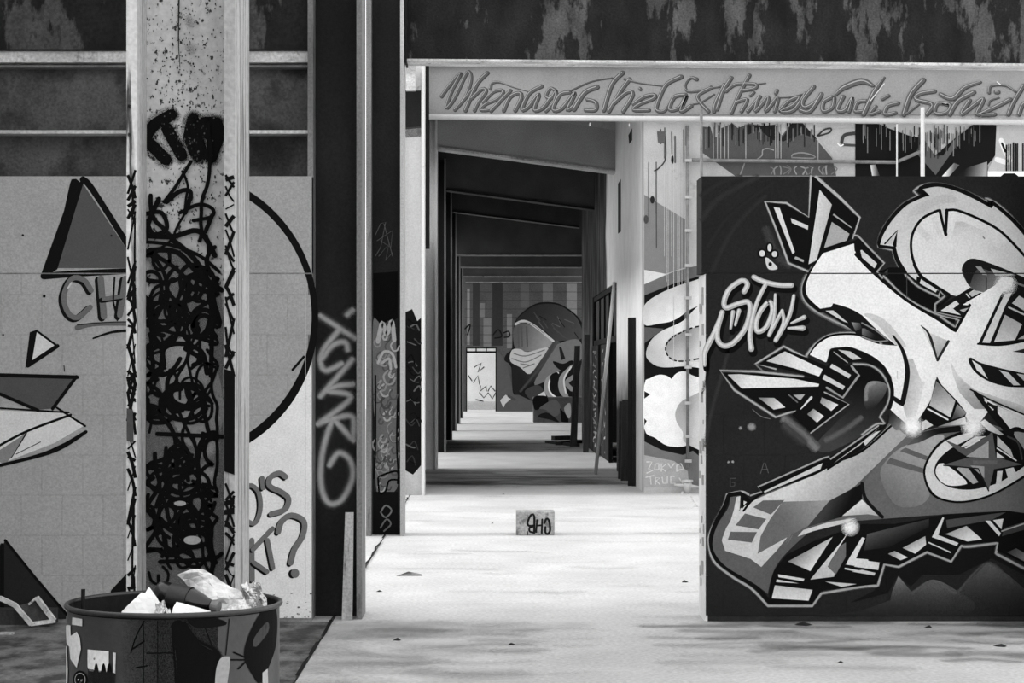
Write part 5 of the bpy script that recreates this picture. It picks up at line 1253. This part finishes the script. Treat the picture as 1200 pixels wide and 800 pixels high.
# heap inside the drum that carries the visible pieces
hp = bmesh.new(); rgrid = []
for i in range(13):
    ring = []
    for k in range(36):
        r = (DR - .012) * i / 12; a = 2 * PI * k / 36; x, y = r * math.cos(a), r * math.sin(a)
        z = .765 + .03 * noise.noise(Vector((x * 14, y * 14, 1))) + .02 * noise.noise(Vector((x * 40, y * 40, 5)))
        ring.append(hp.verts.new((DX + x, DY + y, z)))
    rgrid.append(ring)
for i in range(12):
    for k in range(36): hp.faces.new((rgrid[i][k], rgrid[i + 1][k], rgrid[i + 1][(k + 1) % 36], rgrid[i][(k + 1) % 36]))
me = bpy.data.meshes.new('refuse'); hp.to_mesh(me); hp.free()
o = link('refuse_fill', me, None, (M_TRASH,), True); tag(o, 'dark loose refuse filling the oil drum', 'rubbish'); o['kind'] = 'stuff'
Yt = 5.62
def Q(px, py, Y=5.62): return P(px, py, Y)
def sheet(name, label, cat, a, pts, m, Y, amp, seed, lean=.05, **kw):
    """outline in photo pixels on an upright sheet at depth Y"""
    xs = [p[0] for p in pts]; ys = [p[1] for p in pts]; x0, x1, y0, y1 = min(xs), max(xs), min(ys), max(ys)
    o_ = P(x0, y1, Y); u_ = P(x1, y1, Y + a) - o_; v_ = P(x0, y0, Y + lean) - o_
    return crumple(name, label, cat, o_, u_, v_, [((p[0] - x0) / (x1 - x0), (y1 - p[1]) / (y1 - y0)) for p in pts], m, amp, seed, **kw)


sheet('paper_sheet', 'pointed white paper sheet propped left of the bottle in the drum', 'paper', .03, [(128, 748), (143, 716), (166, 694), (170, 695), (175, 687), (184, 700), (196, 722), (205, 752)], M_PAPER, 5.545, .006, 3)
sheet('paper_sheet', 'smaller white paper sheet tucked in front of the bottle neck', 'paper', .02, [(196, 740), (203, 712), (207, 705), (247, 716), (255, 745)], M_PAPER, 5.52, .005, 8)
sheet('plastic_bag', 'big crumpled pale bag billowing out of the drum', 'bag', .10, [(209, 672), (222, 668), (236, 667), (247, 671), (262, 679), (280, 690), (292, 700), (306, 716), (310, 740), (250, 740), (246, 715), (238, 703), (224, 688)], M_BAG, 5.70, .035, 5, lean=.06, fold=.8)
sheet('foil_wrapper', 'crumpled shiny wrapper at the drum rim beside the bag', 'wrapper', -.02, [(283, 716), (284, 692), (288, 680), (294, 688), (299, 682), (308, 686), (309, 696), (314, 702), (313, 722)], M_FOIL, 5.70, .03, 9, lean=.05, freq=14)
sheet('foil_wrapper', 'small dark crumpled wrapper below the bottle', 'wrapper', .01, [(180, 735), (182, 708), (192, 706), (199, 714), (203, 735)], M_FOIL, 5.50, .02, 4)
sheet('paper_scrap', 'rounded pale scrap lying on the bag foot in the drum', 'paper', .02, [(262, 730), (266, 712), (276, 704), (286, 703), (294, 712), (296, 730)], M_BAG, 5.60, .015, 14)
b0, b1 = P(184, 694, 5.68), P(259, 712, 5.62)
d = (b1 - b0); L_ = d.length
bt = thing('plastic_bottle', 'dark plastic bottle lying across the drum with its neck to the right', 'bottle', b0)
ts = [(0, .024), (.03, .033), (.12, .036), (.2, .034), (.4, .036), (.58, .034), (.70, .026), (.80, .018), (.86, .0145)]
MB().tube([b0 + d * t for t, r in ts], [r for t, r in ts], 20).build('body', M_BOTTLE, bt, smooth=True)
MB().tube([b0 + d * .86, b0 + d * .97], .0165, 16).build('cap', mat('bottle_cap', 110, .4), bt)
MB().tube([b0 + d * .22, b0 + d * .52], .0372, 20, cap=False).build('label', mat('bottle_label', 20, .5, .6, 30), bt, smooth=True)
o = MB().tube([P(97, 722, 5.80), P(97.5, 690, 5.80)], .006, 8).build('metal_rod', M_STEEL); tag(o, 'thin dark rod poking up inside the drum', 'rod')

# ================================================================== things on the floor
o = MB().hexa([P(400.5, 724, 12.55), P(413, 724, 12.55), P(413, 724, 12.585), P(400.5, 724, 12.585)], [P(404.5, 600, 12.56), P(414.5, 600, 12.56), P(414.5, 600, 12.595), P(404.5, 600, 12.595)]).build('timber_plank', M_WOOD)
for v in o.data.vertices:
    if v.co.z < .05: v.co.z = 0.0
tag(o, 'short pale timber plank leaning on the tagged dark column', 'plank')
Yb = EYE * F / (627 - CY)
cb = MB().box(XF(605, Yb), XF(650, Yb), Yb, Yb + .24, 0, ZF(599, Yb)).build('concrete_block', mat('block_grey', 172, .9, .2, 9, 60, .2, .3, dark=105, dthr=.56, dscale=18, dsoft=.08), bevel=.006)
tag(cb, 'loose concrete block with black letters standing alone on the floor', 'block')
c = wall_canvas(Yb, .0002); c.win(590, 580, 13.33)
for pts, w in (([(480, 590), (480, 330), (440, 305), (400, 360), (375, 440), (400, 480), (475, 475)], 2.6), ([(470, 490), (410, 510), (410, 565), (470, 585)], 2.4), ([(525, 390), (510, 575)], 2.2), ([(605, 380), (598, 590)], 2.2), ([(520, 475), (600, 470)], 2), ([(640, 435), (670, 370), (705, 385), (725, 470), (725, 560), (690, 605), (655, 580), (655, 500)], 2.6), ([(372, 570), (372, 625)], 1.6)): c.stroke(pts, w, 30)
c.build('letters', cb)
# torn paper
Yr = EYE * F / (675 - CY)
o = MB().add([(XF(464, Yr), Yr, .0), (XF(495, Yr), Yr + .02, .0), (XF(493, Yr), Yr + .16, .0), (XF(470, Yr), Yr + .14, .002), (XF(478, Yr), Yr + .05, .030), (XF(482, Yr), Yr + .07, .024)], [(0, 1, 5, 4), (1, 2, 5), (2, 3, 4, 5), (3, 0, 4), (3, 2, 1, 0)]).build('torn_card', mat('torn_card', 120, .85, .3, 20))
tag(o, 'folded scrap of torn card lying on the bright floor', 'paper')
for i, (px, py, s) in enumerate(((444, 693, .04), (577, 613, .03), (941, 732, .09), (1088, 735, .05), (985, 776, .04), (1172, 757, .07), (802, 682, .05), (590, 579, .04), (466, 750, .05), (600, 755, .04))):
    Y = EYE * F / (py - CY); x = XF(px, Y); rr = random.Random(i); s *= .7
    vs = [(x + s * rr.uniform(.5, 1) * math.cos(a), Y + s * rr.uniform(.5, 1) * math.sin(a), 0) for a in (0, 1.2, 2.5, 3.7, 5)] + [(x + rr.uniform(-.2, .2) * s, Y, s * rr.uniform(.25, .6))]
    o = MB().add(vs, [(0, 1, 5), (1, 2, 5), (2, 3, 5), (3, 4, 5), (4, 0, 5), (4, 3, 2, 1, 0)]).build('rubble_chip', mat('rubble_chip', 48, .9, .3, 20))
    tag(o, ('dark rubble chip on the floor beside the leaning plank column', 'dark crumb on the bright floor behind the lettered concrete block', 'largest dark rubble chip at the foot of the dark graffiti wall', 'dark rubble chip at the wall foot under the sprayed grey hills', 'small dark chip out on the floor before the dark graffiti wall', 'flat dark chip on the painted shade before the dark graffiti wall', 'dark chip beside the plastered end of the dark graffiti wall', 'dark crumb on the floor at the mouth of the passage', 'dark crumb on the floor near the long floor joint', 'dark crumb on the open floor between the two painted walls')[i], 'rubble', 'rubble chips on the floor')
# broken frame by the left wall
Yf = 12.22
t = thing('broken_frame', 'broken pale bent frame lying at the foot of the grey wall', 'debris', (XF(40, Yf), Yf, 0))
fp = lambda px, py, dy=0: P(px, py, Yf + dy)
M_FRM = mat('chipped_white_frame', 200, .7, .2, 20, 60, .2, .1, dark=60, dthr=.63, dscale=30)
MB().bar(fp(-18, 697, .05), fp(1, 701, .04), .02, .026).bar(fp(0, 700.5, .04), fp(18, 709, .02), .02, .026).bar(fp(17, 708, .02), fp(37, 731.5), .02, .026).build('side_rail', M_FRM, t)
MB().bar(fp(36, 731), fp(65, 727, .03), .02, .022).build('foot_rail', M_FRM, t)
MB().bar(fp(63.5, 727, .03), fp(43, 700, .07), .02, .028).bar(fp(43, 700, .07), fp(34, 708, .08), .016, .012).build('top_rail', M_FRM, t)
MB().hexa([fp(20, 710, .06), fp(38, 729, .04), fp(58, 724, .06), fp(40, 706, .1)], [fp(20, 709, .075), fp(38, 728, .055), fp(58, 723, .075), fp(40, 705, .115)]).build('backing_board', M_WOOD_D, t)
o = MB().box(-4.2, XF(64, 12.36), 12.33, 12.46, 0, .09).build('skirting_board', M_WOOD_D); tag(o, 'dark loose board lying along the foot of the grey wall', 'board')
o = MB().box(XF(0, 11.9), XF(16, 11.9), 11.88, 11.92, 0, .012).build('wood_splinter', M_WOOD); tag(o, 'thin pale splinter on the dark floor before the grey wall', 'splinter')
# timber in the passage
Yt2 = EYE * F / (523 - CY)
o = MB().hexa([(XF(668, Yt2), Yt2 - .05, 0), (XF(676, Yt2), Yt2 - .05, 0), (XF(676, Yt2), Yt2 + .05, 0), (XF(668, Yt2), Yt2 + .05, 0)],
              [(XF(674, Yt2), Yt2 + .2, ZF(405, Yt2)), (XF(680.5, Yt2), Yt2 + .2, ZF(405, Yt2)), (XF(680.5, Yt2), Yt2 + .3, ZF(405, Yt2)), (XF(674, Yt2), Yt2 + .3, ZF(405, Yt2))]).build('leaning_timber', M_WOOD_D)
tag(o, 'dark timber leaning upright at the end of the passage wall', 'timber')
for i, (a, b, h) in enumerate((((642, 519), (676, 523), .05), ((648, 515.5), (668, 515), .09), ((654, 521.5), (679, 519), .07))):
    Ya_ = EYE * F / (a[1] - CY); Yb_ = EYE * F / (b[1] - CY)
    o = MB().bar((XF(a[0], Ya_), Ya_, h / 2), (XF(b[0], Yb_), Yb_, h / 2), .12, h).build('floor_board', M_WOOD_D)
    tag(o, 'dark board dropped on the passage floor by the leaning timber', 'board', 'boards on the passage floor')
# plaster crumbs by the end of the dark wall
for i, (px, py, s) in enumerate(((808, 583, .05), (811, 588, .04), (815, 594, .05), (800, 575, .04))):
    Y = min(25.1, EYE * F / (py - CY)); x = XF(px, Y); rr = random.Random(i + 40)
    vs = [(x + s * rr.uniform(.5, 1) * math.cos(a), Y + s * rr.uniform(.5, 1) * math.sin(a), 0) for a in (0, 1.2, 2.5, 3.7, 5)] + [(x, Y, s * rr.uniform(.6, 1.2))]
    o = MB().add(vs, [(0, 1, 5), (1, 2, 5), (2, 3, 5), (3, 4, 5), (4, 0, 5), (4, 3, 2, 1, 0)]).build('plaster_lump', M_PLASTER_G)
    tag(o, ('pale plaster lump lying just in front of the broken valve', 'smallest pale plaster crumb between valve and dark wall end', 'pale plaster lump against the end of the dark graffiti wall', 'pale plaster crumb at the foot of the mural wall left of the valve')[i], 'rubble', 'plaster lumps by the valve')
